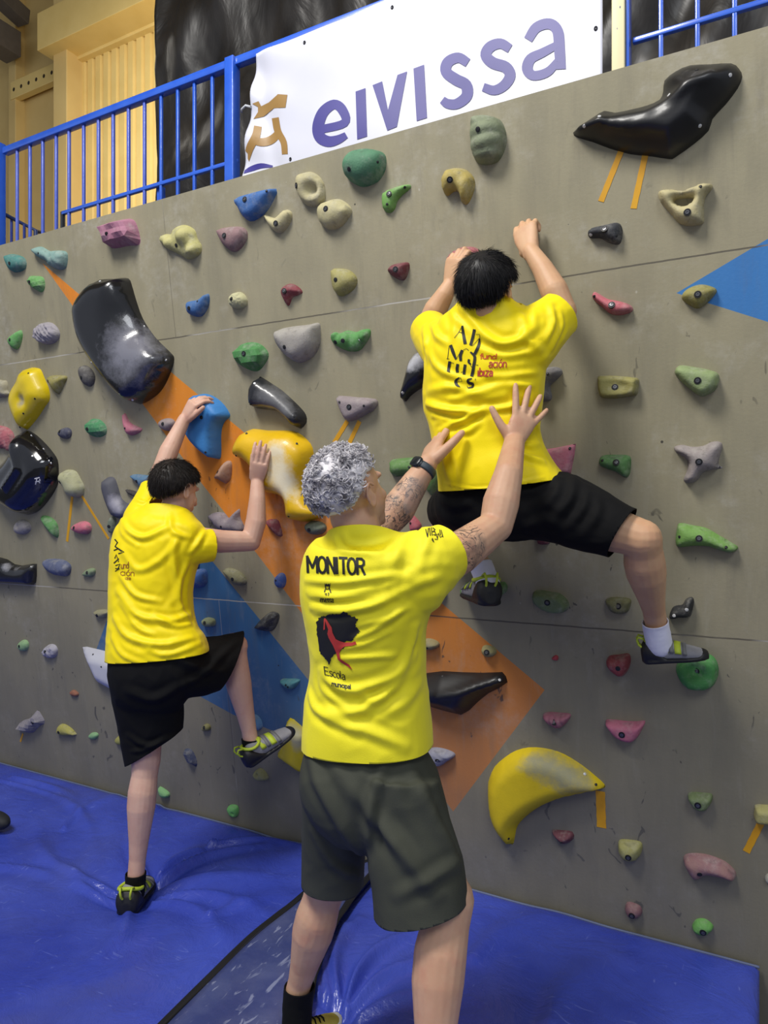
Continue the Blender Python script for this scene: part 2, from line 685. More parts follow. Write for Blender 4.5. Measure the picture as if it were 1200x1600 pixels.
# second small railing further back, far left
fr = bpy.data.objects.new('stair_railing', None)
COL.objects.link(fr)
fr.location = Vector((D(30, 370, 5.2).x, D(30, 370, 5.2).y, zp))
tag(fr, 'small dark blue stair railing seen through the bars at far left', 'railing')
bm = bmesh.new()
e_ = D(56, 360, 5.3)
tube(bm, [D(5, 334, 5.2), e_, Vector((e_.x, e_.y, zp - .01))], .016, 8)
obj('handrail', bm, mat('navy_rail', '283a6c', .4), fr)
bm = bmesh.new()
tube(bm, [D(56, 361, 5.3), D(100, 372, 5.5)], .014, 8)
obj('handrail', bm, mat('navy_rail', '283a6c', .4), fr)
for px, py in ((18, 341), (38, 351), (76, 366)):
    bm = bmesh.new()
    e_ = D(px, py, 5.25)
    tube(bm, [e_, Vector((e_.x, e_.y, zp - .01))], .01, 8)
    obj('bar', bm, M_lav, fr)

# ---- banner
M_ban = mat('white_banner_vinyl', 'd0d1dd', .42, c2='c8cad8', ns=2)
YBn = YR - .045
bl = on_plane(398, 95, Vector((0, YBn, 0)), Vector((0, 1, 0)))
bl2 = on_plane(380, 268, Vector((0, YBn, 0)), Vector((0, 1, 0)))
br = on_plane(942, 0, Vector((0, YBn, 0)), Vector((0, 1, 0)))
bm = bmesh.new()
nx, nz = 180, 60
zlo, zhi = zp - .1, zt_ - .025
grid = []
for j in range(nz + 1):
    row = []
    for i in range(nx + 1):
        u, v_ = i / nx, j / nz
        zw = zlo + (zhi - zlo) * v_
        le = bl.x + (bl2.x - bl.x) * (bl.z - zw) / (bl.z - bl2.z)
        le += .003 * math.sin(zw * 17)
        xw = le + (br.x - le) * u
        s = xw - le
        y_ = YBn + .012 * math.sin(xw * 5 + 1) * (1 - v_) + .012 * math.exp(-s / .12) * math.sin(zw * 30 + s * 14)
        y_ += .010 * noise.noise((xw * 2, zw * 3, 0)) + .012 * math.exp(-((s - .35 * (zhi - zw)) / .05) ** 2) * (1 if s < .4 else 0)
        row.append(bm.verts.new((xw, y_, zw)))
    grid.append(row)
for j in range(nz):
    for i in range(nx):
        bm.faces.new((grid[j][i], grid[j][i + 1], grid[j + 1][i + 1], grid[j + 1][i]))
ban_bvh = BVHTree.FromBMesh(bm)
banner = obj('banner', bm, M_ban)
md = banner.modifiers.new('thick', 'SOLIDIFY')
md.thickness = .002
md.offset = 0
tag(banner, 'white banner with large violet lettering tied to the blue railing', 'banner')


# ---------------------------------------------------------------- decals: print lying on a surface
def drape(name, polys, bvh, m, parent, off=.0015, step=3.0):
    """polys: outlines in photo pixels; each is cut up finely and laid on the surface seen there."""
    bm = bmesh.new()
    for poly in polys:
        P0 = [Vector((p[0], p[1])) for p in poly]
        P = []
        for i, p in enumerate(P0):
            e_ = P0[(i + 1) % len(P0)]
            k_ = max(1, int((e_ - p).length / step))
            P += [p.lerp(e_, j / k_) for j in range(k_)]
        n = len(P)
        a = np.array([[p.x, p.y] for p in P])
        mn, mx = a.min(0), a.max(0)
        gx, gy = np.meshgrid(np.arange(mn[0] + step / 2, mx[0], step), np.arange(mn[1] + step / 2, mx[1], step))
        gp = np.stack([gx.ravel(), gy.ravel()], 1)
        if len(gp):
            gp = gp[inside_nz(gp, a)]
        if len(gp):
            gp = gp[seg_dist(gp, a) > step * .4]
        vs = P + [Vector(p) for p in gp]
        ov, oe, of, *_ = delaunay_2d_cdt(vs, [(i, (i + 1) % n) for i in range(n)], [], 0, 1e-4)
        if not of:
            continue
        cc = np.array([[sum(ov[i].x for i in f) / len(f), sum(ov[i].y for i in f) / len(f)] for f in of])
        ok = inside_nz(cc, a)
        pos = []
        for v in ov:
            r = ray(v.x, v.y).normalized()
            h = bvh.ray_cast(CAM, r)
            if h[0] is None:
                pos.append(None)
            else:
                nn = h[1] if h[1].dot(r) < 0 else -h[1]
                pos.append(bm.verts.new(h[0] + (nn * .6 - r * .4).normalized() * off))
        for f, k in zip(of, ok):
            q = [pos[i] for i in f]
            if k and all(q):
                e = max((q[i].co - q[i - 1].co).length for i in range(3))
                if e < .12:
                    bm.faces.new(q)
    for v in [v for v in bm.verts if not v.link_faces]:
        bm.verts.remove(v)
    return obj(name, bm, m, parent)


def stroke(pts, wd, sm=0, ends=None):
    """outline polygon of a brush stroke; wd number or list (per point)."""
    ws = list(wd) if isinstance(wd, (list, tuple)) else [wd] * len(pts)
    P = [Vector((p[0], p[1])) for p in pts]
    if sm:
        q = smooth_open([Vector((p.x, p.y, w_)) for p, w_ in zip(P, ws)], sm)
        P = [Vector((v.x, v.y)) for v in q]
        ws = [v.z for v in q]
    L, Rr = [], []
    for i, p in enumerate(P):
        d = (P[min(i + 1, len(P) - 1)] - P[max(i - 1, 0)])
        d = d.normalized() if d.length > 1e-9 else Vector((1, 0))
        nrm = Vector((-d.y, d.x))
        L.append(p + nrm * ws[i] / 2)
        Rr.append(p - nrm * ws[i] / 2)
    return L + Rr[::-1]


M_vio = mat('violet_banner_ink', '332e80', .45, c2='3c378a', ns=3)
M_gold = mat('gold_banner_ink', '93703a', .45, c2='9c7a44', ns=3)
L_ = []
L_.append(stroke([(498, 203), (538, 192), (535, 172), (522, 163), (505, 175), (497, 197), (500, 214), (513, 221), (528, 218), (541, 211)], [13, 13, 15, 15, 17, 18, 18, 17, 14, 10], 5))
L_.append([(555.5, 143), (571, 137.5), (573.5, 213), (558, 218)])
L_.append([(582, 133), (597, 127), (606, 172), (621, 117), (636, 111.5), (620, 198), (605, 204)])
L_.append([(646, 107), (662.5, 101), (667, 184), (651, 189)])
L_.append(stroke([(731, 98), (716, 90), (700, 97), (697, 112), (712, 124), (728, 133), (729, 150), (714, 162), (700, 162), (691, 156)], [14, 16, 17, 17, 18, 18, 17, 16, 15, 12], 5))
L_.append(stroke([(797, 76), (782, 68), (766, 73), (759, 86), (770, 98), (790, 105), (797, 118), (788, 133), (772, 141), (755, 136)], [14, 16, 17, 17, 18, 18, 17, 16, 15, 13], 5))
L_.append(stroke([(825, 62), (838, 43), (858, 37), (871, 48), (874, 75), (876, 108)], [14, 16, 17, 17, 17, 16], 5))
L_.append(stroke([(874, 68), (848, 82), (829, 92), (824, 108), (834, 118), (856, 112), (872, 94)], [11, 14, 16, 17, 15, 14, 10], 5))
drape('lettering', L_, ban_bvh, M_vio, banner, .004, 8)
Gd = [
    [(394, 162), (404, 158), (408, 166), (420, 160), (431, 150), (434, 147), (449, 148), (446, 168), (428, 169), (412, 182), (396, 186), (391, 185)],
    stroke([(430, 184), (434, 205), (443, 222), (445, 241)], [11, 11, 10, 9], 4),
    stroke([(403, 197), (400, 212), (390, 232), (386, 252)], [12, 13, 12, 6], 4),
    stroke([(397, 220), (412, 222), (426, 217), (437, 205)], [12, 13, 13, 10], 4),
]
drape('castle_emblem', Gd, ban_bvh, M_gold, banner, .004, 8)
drape('violet_arc', [stroke([(380, 270), (392, 264), (408, 259), (426, 260)], [3, 8, 8, 3], 4)], ban_bvh, M_vio, banner, .004, 8)
for (px, py) in ((476, 67), (613, 12), (931, 45), (454, 249)):
    h = ban_bvh.ray_cast(CAM, ray(px, py).normalized())
    if h[0]:
        c = h[0] + Vector((0, -.003, 0))
        bm = bmesh.new()
        bridge(bm, [ring(bm, c, (.007, 0, 0), (0, 0, .009), 12), ring(bm, c + Vector((0, .002, 0)), (.007, 0, 0), (0, 0, .009), 12)])
        obj('eyelet', bm, mat('eyelet_dark', '33343a', .4, .6), banner)
bm = bmesh.new()
tie = [on_plane(p[0], p[1], Vector((0, YBn, 0)), Vector((0, 1, 0))) for p in ((392, 167), (384, 165), (378, 171), (372, 170))]
tube(bm, [tie[0], tie[1], tie[2], tie[3] + Vector((0, .03, 0))], .006, 8)
obj('tie_cord', bm, mat('clear_tie', 'c9ccd2', .3), banner)
# ================================================================ FLOOR AND MATS
bm = bmesh.new()
box_between(bm, (-22, -1.5, -.34), (6, -1.5, -.34), 13, .06)
o = obj('floor', bm, mat('grey_hall_floor', '5c5d5e', .6), smooth=False)
tag(o, kind='structure')

m = bpy.data.materials.new('blue_mat_vinyl')
t = NT(m)
base = t.mix(t.ramp(t.noise(2.2, 5, .6), .32, .7), lin('3040a4'), lin('4759c2'))
base = t.mix(t.m('MULTIPLY', t.ramp(t.noise(1.3, 4, .6, None, .6), .52, .75), .5), base, lin('50558a'))
scr = t.ramp(t.noise(5, 3, .5, t.scale((1, 7, 1)), 2.5), .68, .74)
scr2 = t.ramp(t.noise(4, 3, .5, t.scale((6, 1, 1)), 2.5), .69, .75)
base = t.mix(t.m('MULTIPLY', t.m('MAXIMUM', scr, scr2), .35), base, lin('7f8fe0'))
t.put(t.bsdf.inputs['Base Color'], base)
t.put(t.bsdf.inputs['Roughness'], t.m('ADD', t.m('MULTIPLY', t.noise(7, 4), .28), .14))
t.bump(t.noise(6, 6, .65, None, .8), .02, .6)
M_mat = m
FB = G(208, 1385)
FI = G(500, 1612)
ridges = []   # (origin, angle direction toward pixel, amplitude, width)


def fold_lines():
    L = []
    for a, b, amp, wd in (
        ((232, 1362), (246, 1255), .022, .012), ((240, 1365), (330, 1318), .020, .012), ((245, 1368), (420, 1318), .022, .012),
        ((330, 1318), (470, 1318), .016, .014), ((245, 1380), (430, 1372), .010, .02), ((240, 1400), (350, 1465), .014, .016),
        ((190, 1395), (110, 1345), .016, .014), ((185, 1380), (60, 1280), .012, .016), ((200, 1420), (120, 1520), .010, .02),
        ((330, 1430), (440, 1400), .008, .02), ((245, 1390), (420, 1430), .012, .014),
        ((538, 1560), (655, 1455), .022, .012), ((540, 1568), (690, 1500), .016, .012), ((530, 1550), (560, 1440), .020, .012),
        ((515, 1548), (535, 1450), .018, .012), ((500, 1545), (512, 1480), .014, .01), ((560, 1575), (700, 1560), .010, .014),
        ((100, 1290), (180, 1240), .010, .014), ((20, 1215), (130, 1285), .008, .016), ((0, 1350), (140, 1400), .010, .02),
        ((740, 1500), (900, 1420), .008, .03), ((860, 1600), (960, 1500), .010, .03), ((0, 1220), (150, 1330), .007, .012),
    ):
        L.append((G(*a), G(*b), amp, wd))
    return L


FL = fold_lines()


def mat_h(X, Y):
    h = np.zeros_like(X)
    for p, q, amp, wd in FL:
        P = np.stack([X, Y], 1)
        a = np.array([p.x, p.y])
        b = np.array([q.x, q.y])
        ab = b - a
        tt = np.clip(((P - a) @ ab) / (ab @ ab), 0, 1)
        # slight bow
        nrm = np.array([-ab[1], ab[0]]) * .12
        c = a + tt[:, None] * ab + np.sin(tt * math.pi)[:, None] * nrm
        d = np.sqrt(((P - c) ** 2).sum(1))
        w_ = wd * 1.15 * (1 + 1.5 * tt)
        h += 2.7 * amp * (1 - .75 * tt) * (np.exp(-(d / w_) ** 2) - .45 * np.exp(-(d / (2.6 * w_)) ** 2))
    for c, dp, r in ((FB, .05, .16), (FI, .06, .2), (G(670, 1800), .04, .2)):
        d2 = (X - c.x) ** 2 + (Y - c.y) ** 2
        h -= dp * np.exp(-d2 / r ** 2)
    h += .012 * np.sin(X * 2.1 + 1) * np.sin(Y * 2.7)
    return h


def hz(x, y):
    return float(mat_h(np.array([x]), np.array([y]))[0])


J0, J1 = G(600, 1346), G(372, 1600)
jd = (J1 - J0)
jd = jd / abs(jd.y)
XR = G(1187, 1489).x


def joint_x(y):
    return J0.x + jd.x * (J0.y - y)


def crash_mat(name, xa, xb, label):
    bm = bmesh.new()
    y0, y1 = -.012, -3.6
    ny = 230
    nx = 230 if xa(0) > -3 else 420
    Xs, Ys = [], []
    for j in range(ny + 1):
        y = y0 + (y1 - y0) * (j / ny) ** 1.9
        for i in range(nx + 1):
            s = i / nx
            if xa(0) < -3:
                s = 1 - (1 - s) ** 2.0
            Xs.append(xa(y) + (xb(y) - xa(y)) * s)
            Ys.append(y)
    X, Y = np.array(Xs), np.array(Ys)
    H = mat_h(X, Y)
    # rounded rims
    rim = np.minimum(np.minimum(X - np.array([xa(y) for y in Y]), np.array([xb(y) for y in Y]) - X), np.minimum(y0 - Y, Y - y1))
    H -= .03 * np.exp(-rim / .018)
    vs = [bm.verts.new((X[k], Y[k], H[k])) for k in range(len(X))]
    W_ = nx + 1
    for j in range(ny):
        for i in range(nx):
            bm.faces.new((vs[j * W_ + i], vs[j * W_ + i + 1], vs[(j + 1) * W_ + i + 1], vs[(j + 1) * W_ + i]))
    # sides
    loop = [vs[i] for i in range(W_)] + [vs[j * W_ + nx] for j in range(1, ny + 1)] + [vs[ny * W_ + i] for i in range(nx - 1, -1, -1)] + [vs[j * W_] for j in range(ny - 1, 0, -1)]
    low = [bm.verts.new((v.co.x, v.co.y, -.305)) for v in loop]
    n = len(loop)
    for k in range(n):
        bm.faces.new((loop[k], low[k], low[(k + 1) % n], loop[(k + 1) % n]))
    bmesh.ops.recalc_face_normals(bm, faces=bm.faces)
    o = obj(name, bm, M_mat)
    tag(o, label, 'mat', 'blue crash mats under the wall')
    # light piping on the wall side
    bm = bmesh.new()
    pts = [(xa(y0) + (xb(y0) - xa(y0)) * i / 200, y0 - .004) for i in range(201)]
    hh = mat_h(np.array([p[0] for p in pts]), np.array([p[1] for p in pts]))
    tube(bm, [(p[0], p[1], h - .016) for i, (p, h) in enumerate(zip(pts, hh))], .005, 6)
    obj('piping', bm, mat('pale_piping', '5f6a8a', .6), o)
    return o


crash_mat('crash_mat', lambda y: -7.5, lambda y: joint_x(y) - .004, 'blue vinyl crash mat on the left, under the boy in black shorts')
crash_mat('crash_mat', lambda y: joint_x(y) + .004, lambda y: XR, 'blue vinyl crash mat on the right, right of the black-edged joint strip')

# joint strip lying over the gap
mj = bpy.data.materials.new('scuffed_grey_blue_vinyl')
t = NT(mj)
b_ = t.mix(t.ramp(t.noise(6, 5), .35, .65), lin('3a4478'), lin('545c86'))
b_ = t.mix(t.m('MULTIPLY', t.ramp(t.noise(9, 3, .5, t.scale((4, 1, 1)), 1.5), .6, .68), .45), b_, lin('a9b0cc'))
t.put(t.bsdf.inputs['Base Color'], b_)
t.bsdf.inputs['Roughness'].default_value = .35
t.bump(t.noise(14, 4), .01, .5)
Lp = [G(*p) for p in ((588, 1352), (525, 1372), (455, 1428), (398, 1474), (335, 1536), (268, 1602), (150, 1720))]
Rp = [G(*p) for p in ((604, 1352), (578, 1376), (535, 1432), (508, 1488), (484, 1540), (474, 1602), (462, 1720))]
Lp, Rp = smooth_open(Lp, 6), smooth_open(Rp, 6)


def strip(bm, A, B, lift, n=10):
    rows = []
    for p, q in zip(A, B):
        row = []
        for i in range(n + 1):
            c = p.lerp(q, i / n)
            s = i / n
            z = hz(c.x, c.y) + lift + .006 * math.sin(s * 9 + c.y * 6) * math.sin(s * math.pi)
            row.append(bm.verts.new((c.x, c.y, z)))
        rows.append(row)
    for r0, r1 in zip(rows, rows[1:]):
        for i in range(n):
            bm.faces.new((r0[i], r0[i + 1], r1[i + 1], r1[i]))


bm = bmesh.new()
strip(bm, Lp, Rp, .018)
bmesh.ops.recalc_face_normals(bm, faces=bm.faces)
js = obj('joint_strip', bm, mj)
md = js.modifiers.new('thick', 'SOLIDIFY')
md.thickness = .004
tag(js, 'scuffed grey-blue cover strip with black edges over the gap between the two mats', 'mat strip')
for A, sgn in ((Lp, -1), (Rp, 1)):
    bm = bmesh.new()
    B = []
    for i, p in enumerate(A):
        B.append(p + Vector((.022 * sgn, 0, 0)))
    A2 = [p - Vector((.004 * sgn, 0, 0)) for p in A]
    strip(bm, A2, B, .024, 3)
    e = obj('edging', bm, mat('black_webbing', '15161a', .6), js)
    md = e.modifiers.new('thick', 'SOLIDIFY')
    md.thickness = .004
    e['label'] = 'black webbing edge'
# ================================================================ CLIMBING HOLDS
M_bsock = mat('bolt_socket_black', '17171a', .5)
M_bring = mat('bolt_steel', '77777a', .38, .9)


def bolt_mesh(r, nm):
    bm = bmesh.new()
    rs = [ring(bm, (0, 0, -.006), (r * 1.25, 0, 0), (0, r * 1.25, 0), 16), ring(bm, (0, 0, .0012), (r * 1.25, 0, 0), (0, r * 1.25, 0), 16), ring(bm, (0, 0, .0014), (r * .95, 0, 0), (0, r * .95, 0), 16), ring(bm, (0, 0, .0003), (r * .8, 0, 0), (0, r * .8, 0), 16)]
    bridge(bm, rs)
    nf = len(bm.faces)
    rs = [ring(bm, (0, 0, .0004), (r * .72, 0, 0), (0, r * .72, 0), 16), ring(bm, (0, 0, .0026), (r * .68, 0, 0), (0, r * .68, 0), 16), ring(bm, (0, 0, .0028), (r * .42, 0, 0), (0, r * .42, 0), 16), ring(bm, (0, 0, .0008), (r * .36, 0, 0), (0, r * .36, 0), 6 + 10)]
    bridge(bm, rs)
    bm.faces.ensure_lookup_table()
    for f in bm.faces[nf:]:
        f.material_index = 1
    me = bpy.data.meshes.new(nm)
    bm.to_mesh(me)
    bm.free()
    me.materials.append(M_bsock)
    me.materials.append(M_bring)
    return me


def dot_mesh(r, m, nm):
    bm = bmesh.new()
    rs = [ring(bm, (0, 0, -.004), (r, 0, 0), (0, r, 0), 12), ring(bm, (0, 0, .0008), (r, 0, 0), (0, r, 0), 12), ring(bm, (0, 0, .0016), (r * .5, 0, 0), (0, r * .5, 0), 12)]
    bridge(bm, rs)
    me = bpy.data.meshes.new(nm)
    bm.to_mesh(me)
    bm.free()
    me.materials.append(m)
    return me


ME_BOLT = bolt_mesh(.0088, 'bolt')
ME_HOLE = dot_mesh(.0085, M_bsock, 'bolt_hole')
ME_SCREW = dot_mesh(.0055, mat('screw_white_metal', 'd6d6d6', .35, .3), 'screw')
ME_SCREWD = dot_mesh(.0048, M_bsock, 'screw')
hold_count = [0]


def hold_mat(c, c2, rough, bump, coat):
    key = 'hold_' + c + (c2 or '')
    if key in MATS:
        return MATS[key]
    m = bpy.data.materials.new(key)
    t = NT(m)

    def dull(x):
        a = lin(x)
        g = a[0] * .3 + a[1] * .6 + a[2] * .1
        return tuple(k * .70 + g * .14 + .008 for k in a[:3]) + (1,)
    b = t.mix(t.ramp(t.noise(16), .35, .68), dull(c), dull(c2) if c2 else tuple(k * .84 for k in dull(c)[:3]) + (1,))
    ch = t.m('MULTIPLY', t.ramp(t.noise(20, 6, .7), .48, .75), .35)
    b = t.mix(ch, b, lin('c2bfb6'))
    dk = t.m('MULTIPLY', t.ramp(t.noise(28, 5, .7, None, .5), .56, .72), .45)
    b = t.mix(dk, b, lin('3c3934'))
    t.put(t.bsdf.inputs['Base Color'], b)
    t.bsdf.inputs['Roughness'].default_value = rough
    t.bsdf.inputs['Coat Weight'].default_value = coat
    t.bump(t.noise(150, 3), bump)
    MATS[key] = m
    return m


def E(cx, cy, w, h, rot=0, egg=0.0, sq=2.0, n=14, wob=.04):
    """egg-like outline in photo pixels; rot in degrees clockwise on the photo."""
    out = []
    rr = random.Random(int(cx * 7 + cy * 13))
    ph = rr.random() * 6
    for k in range(n):
        t = 2 * math.pi * k / n
        ct, st = math.cos(t), math.sin(t)
        x = math.copysign(abs(ct) ** (2 / sq), ct)
        y = math.copysign(abs(st) ** (2 / sq), st)
        y *= 1 + egg * x
        q = 1 + wob * math.sin(3 * t + ph)
        x, y = x * w / 2 * q, y * h / 2 * q
        a = math.radians(rot)
        out.append((cx + x * math.cos(a) - y * math.sin(a), cy + x * math.sin(a) + y * math.cos(a)))
    return out


def scl(pts, x0, y0, k):
    """outline read off an enlarged crop that starts at (x0, y0) with k crop pixels per photo pixel."""
    return [(x0 + p[0] / k, y0 + p[1] / k) for p in pts]


def hold(label, c, out, H, bolt=(), screws=(), dscrews=(), holes=(), pits=(), sm=4, edge=1.0, pw=2.0, rough=.75, nz=.0, nsc=25, dish=(), lumps=(), ridge=(), tilt=(0, 0), c2=None, name='climbing_hold', cat='climbing hold', group='small climbing holds bolted to the wall', m=None, res=13, ribs=None, flat=False, coat=0.0, bump=.0012):
    oc = H * .3
    o2 = [AB(p[0], p[1], oc) for p in out]
    o2 = smooth_closed([Vector(p) for p in o2], sm) if sm else [Vector(p) for p in o2]
    if not sm:
        q = []
        for i, p in enumerate(o2):
            nx_ = o2[(i + 1) % len(o2)]
            for k in range(6):
                q.append(p.lerp(nx_, k / 6))
        o2 = q
    A = np.array([[p.x, p.y] for p in o2])
    cx, cy = (A.max(0) + A.min(0)) / 2
    A -= (cx, cy)
    hl = []
    for h_ in holes:
        q = smooth_closed([Vector(AB(p[0], p[1], oc)) for p in h_], 4)
        hl.append(np.array([[p.x - cx, p.y - cy] for p in q]))
    mn, mx = A.min(0), A.max(0)
    size = min(mx - mn)
    st = max(size / res, .0022)
    gx, gy = np.meshgrid(np.arange(mn[0] + st / 2, mx[0], st), np.arange(mn[1] + st / 2, mx[1], st))
    gx = gx + (np.arange(gx.shape[0]) % 2)[:, None] * st / 2
    gp = np.stack([gx.ravel(), gy.ravel()], 1)
    ok = inside(gp, A)
    for h_ in hl:
        ok &= ~inside(gp, h_)
    gp = gp[ok]

    def edge_d(P):
        d = seg_dist(P, A)
        for h_ in hl:
            d = np.minimum(d, seg_dist(P, h_))
        return d
    dg = edge_d(gp)
    dm = dg.max()
    # extra ring near the rim for a crisp side
    gp = gp[dg > st * .55]

    def loc(p):
        a, b = AB(p[0], p[1], H * .6)
        return np.array([a - cx, b - cy])
    dishes = [(loc(d[:2]), d[2] * .0024, d[3]) for d in dish]
    lmp = [(loc(l[:2]), l[2] * .0024, l[3]) for l in lumps]
    rdg = [(np.array([loc(p) for p in r[0]]), r[1] * .0024, r[2]) for r in ridge]
    off = random.random() * 50

    def hf(P):
        d = edge_d(P)
        t = np.clip(d / (dm * edge), 0, 1)
        h = H * (1 - (1 - t) ** pw) ** (1 / pw) * (1 + tilt[0] * P[:, 0] / size + tilt[1] * P[:, 1] / size)
        if lmp:
            l = np.zeros(len(P))
            for c_, r_, hh in lmp:
                s = ((P - c_) ** 2).sum(1) / r_ ** 2
                l = np.maximum(l, hh * np.sqrt(np.clip(1 - s, 0, 1)))
            h = np.maximum(h, l * np.clip(d / (.004), 0, 1))
        for c_, r_, dd in dishes:
            h -= dd * np.exp(-((P - c_) ** 2).sum(1) / r_ ** 2) * np.clip(d / .01, 0, 1)
        for q_, r_, hh in rdg:
            dd = seg_dist(P, q_, False)
            h += hh * np.exp(-(dd / r_) ** 2) * np.clip(d / .012, 0, 1)
        if ribs:
            an, per, am = ribs
            s = P[:, 0] * math.cos(an) + P[:, 1] * math.sin(an)
            h += am * np.abs(np.sin(s / per * math.pi)) * np.clip(d / .01, 0, 1)
        if nz:
            h += np.array([noise.fractal(Vector((p[0] * nsc + off, p[1] * nsc, 0)), 1, 2, 3) for p in P]) * nz * np.clip(d / .012, 0, 1)
        return np.maximum(h, 0)
    vs = [Vector(p) for p in A] + [Vector(p) for h_ in hl for p in h_] + [Vector(p) for p in gp]
    n = len(A)
    es = [(i, (i + 1) % n) for i in range(n)]
    b0 = n
    for h_ in hl:
        es += [(b0 + i, b0 + (i + 1) % len(h_)) for i in range(len(h_))]
        b0 += len(h_)
    ov, oe, of, *_ = delaunay_2d_cdt(vs, es, [], 0, 1e-6)
    P = np.array([[v.x, v.y] for v in ov])
    Z = hf(P)
    Z[edge_d(P) < 1e-5] = 0
    bm = bmesh.new()
    bv = [bm.verts.new((p[0], p[1], z)) for p, z in zip(P, Z)]
    cc = np.array([P[list(f)].mean(0) for f in of])
    keep = inside(cc, A)
    for h_ in hl:
        keep &= ~inside(cc, h_)
    for f, k in zip(of, keep):
        if k:
            fc = bm.faces.new([bv[i] for i in f])
            fc.normal_update()
            if fc.normal.z < 0:
                fc.normal_flip()
    # collar down into the wall and a back, so the body is closed
    be = [e for e in bm.edges if len(e.link_faces) == 1]
    rr = bmesh.ops.extrude_edge_only(bm, edges=be)
    ev = [v for v in rr['geom'] if isinstance(v, bmesh.types.BMVert)]
    for v in ev:
        v.co.z = -.004
    for v in [v for v in bm.verts if not v.link_faces]:
        bm.verts.remove(v)
    if m is None:
        m = hold_mat(c, c2, rough, bump, coat)
    o = local_obj(name, bm, m, smooth=not flat)
    pos = U * cx + V * cy
    o.matrix_world = Matrix.Translation(pos) @ WM.to_4x4()
    o.location = pos
    tag(o, label, cat, group)
    hold_count[0] += 1

    def put(nm, me, p):
        q = loc(p)
        z = hf(np.array([q]))[0]
        e = .004
        zx = hf(np.array([q + (e, 0)]))[0]
        zy = hf(np.array([q + (0, e)]))[0]
        g = Vector((-(zx - z) / e, -(zy - z) / e, 1))
        g.x = max(-.9, min(.9, g.x))
        g.y = max(-.9, min(.9, g.y))
        g.normalize()
        b = bpy.data.objects.new(nm, me)
        COL.objects.link(b)
        b.parent = o
        b.matrix_local = Matrix.Translation((q[0], q[1], z + .0006)) @ g.to_track_quat('Z', 'Y').to_matrix().to_4x4()
    for p in bolt:
        put('bolt', ME_BOLT, p)
    for p in pits:
        put('bolt_hole', ME_HOLE, p)
    for p in screws:
        put('screw', ME_SCREW, p)
    for p in dscrews:
        put('screw', ME_SCREWD, p)
    return o


VOL = dict(name='climbing_volume', cat='climbing volume', group='large smooth volumes screwed to the wall')


def patch_mat(name, c, cp, spots, rough=.4, coat=.2, spots_c2=None):
    """plastic with patches in a second colour (wear, chalk, painted highlight) that keep their own shape."""
    m = bpy.data.materials.new(name)
    t = NT(m)
    base = t.mix(t.ramp(t.noise(9, 4), .35, .7), lin(c), tuple(x * .85 for x in lin(c)[:3]) + (1,))
    geo = t.n('ShaderNodeNewGeometry').outputs['Position']
    for (px, py, rpx, H) in spots:
        p = W(px, py, H)
        d = t.n('ShaderNodeVectorMath', {0: geo, 1: tuple(p)}, operation='DISTANCE').outputs['Value']
        r = rpx * .0042
        dd = t.m('ADD', d, t.m('MULTIPLY', t.m('SUBTRACT', t.noise(16, 6, .75), .5), r * 1.3))
        f = t.m('MULTIPLY', t.ramp(dd, r, r * .3), .85)
        base = t.mix(f, base, lin(cp))
    t.put(t.bsdf.inputs['Base Color'], base)
    t.bsdf.inputs['Roughness'].default_value = rough
    t.bsdf.inputs['Coat Weight'].default_value = coat
    t.bump(t.noise(120, 3), .0012, .4)
    return m


# ---------------- large volumes
Mb1 = patch_mat('black_fibreglass_scuff_highlight', '101014', '7c7c86', [(200, 548, 44, .12)], .24, .5)  # grey patch: broad highlight painted into the colour, along with scuffing
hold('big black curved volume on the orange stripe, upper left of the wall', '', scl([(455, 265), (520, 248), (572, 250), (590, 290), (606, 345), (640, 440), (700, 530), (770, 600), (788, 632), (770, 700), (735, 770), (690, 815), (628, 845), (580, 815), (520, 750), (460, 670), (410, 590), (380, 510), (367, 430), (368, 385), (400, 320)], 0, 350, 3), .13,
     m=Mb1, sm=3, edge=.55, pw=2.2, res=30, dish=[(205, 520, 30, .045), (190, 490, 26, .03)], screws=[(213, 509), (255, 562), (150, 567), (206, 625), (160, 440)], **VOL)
Mb2 = mat('black_fibreglass', '0d0d0f', .42, c2='18181b', ns=5, coat=.12)
hold('long black winged volume at the top right corner of the wall', '', scl([(462, 488), (500, 455), (545, 425), (580, 405), (620, 412), (680, 400), (740, 385), (790, 362), (803, 330), (808, 290), (850, 255), (905, 232), (980, 228), (1060, 224), (1090, 245), (1102, 275), (1085, 320), (1040, 380), (990, 435), (975, 480), (920, 530), (850, 580), (826, 588), (760, 578), (680, 570), (600, 548), (540, 525), (480, 507)], 700, 0, 2.4), .085,
     m=Mb2, sm=2, edge=.8, pw=1.25, res=26, ridge=[([(905, 198), (950, 185), (1010, 178), (1060, 150), (1110, 118)], 7, .014)], screws=[(913, 198), (938, 184), (1046, 151), (1141, 116), (1093, 194)], dscrews=[(1089, 109)], **VOL)
Mb3 = mat('gloss_black_fibreglass', '09090c', .1, c2='0c0d16', ns=5, coat=.8)
hold('glossy black pointed volume with a small white mark at the left edge', '', scl([(95, 968), (135, 985), (175, 1020), (215, 1065), (243, 1110), (248, 1170), (245, 1220), (215, 1280), (160, 1345), (105, 1368), (60, 1350), (10, 1310), (-40, 1240), (-60, 1160), (-20, 1140), (40, 1085), (70, 1030), (80, 990)], 0, 350, 3), .12,
     m=Mb3, sm=3, edge=.6, pw=1.7, res=26, ridge=[([(28, 690), (40, 730), (20, 760)], 8, .02)], screws=[(46, 681), (65, 702), (55, 712), (78, 720), (76, 724)], **VOL)
Myl = patch_mat('yellow_fibreglass_a', 'e0c40c', '9a9484', [(38, 622, 9, .05), (35, 632, 7, .05)], .35, .3)
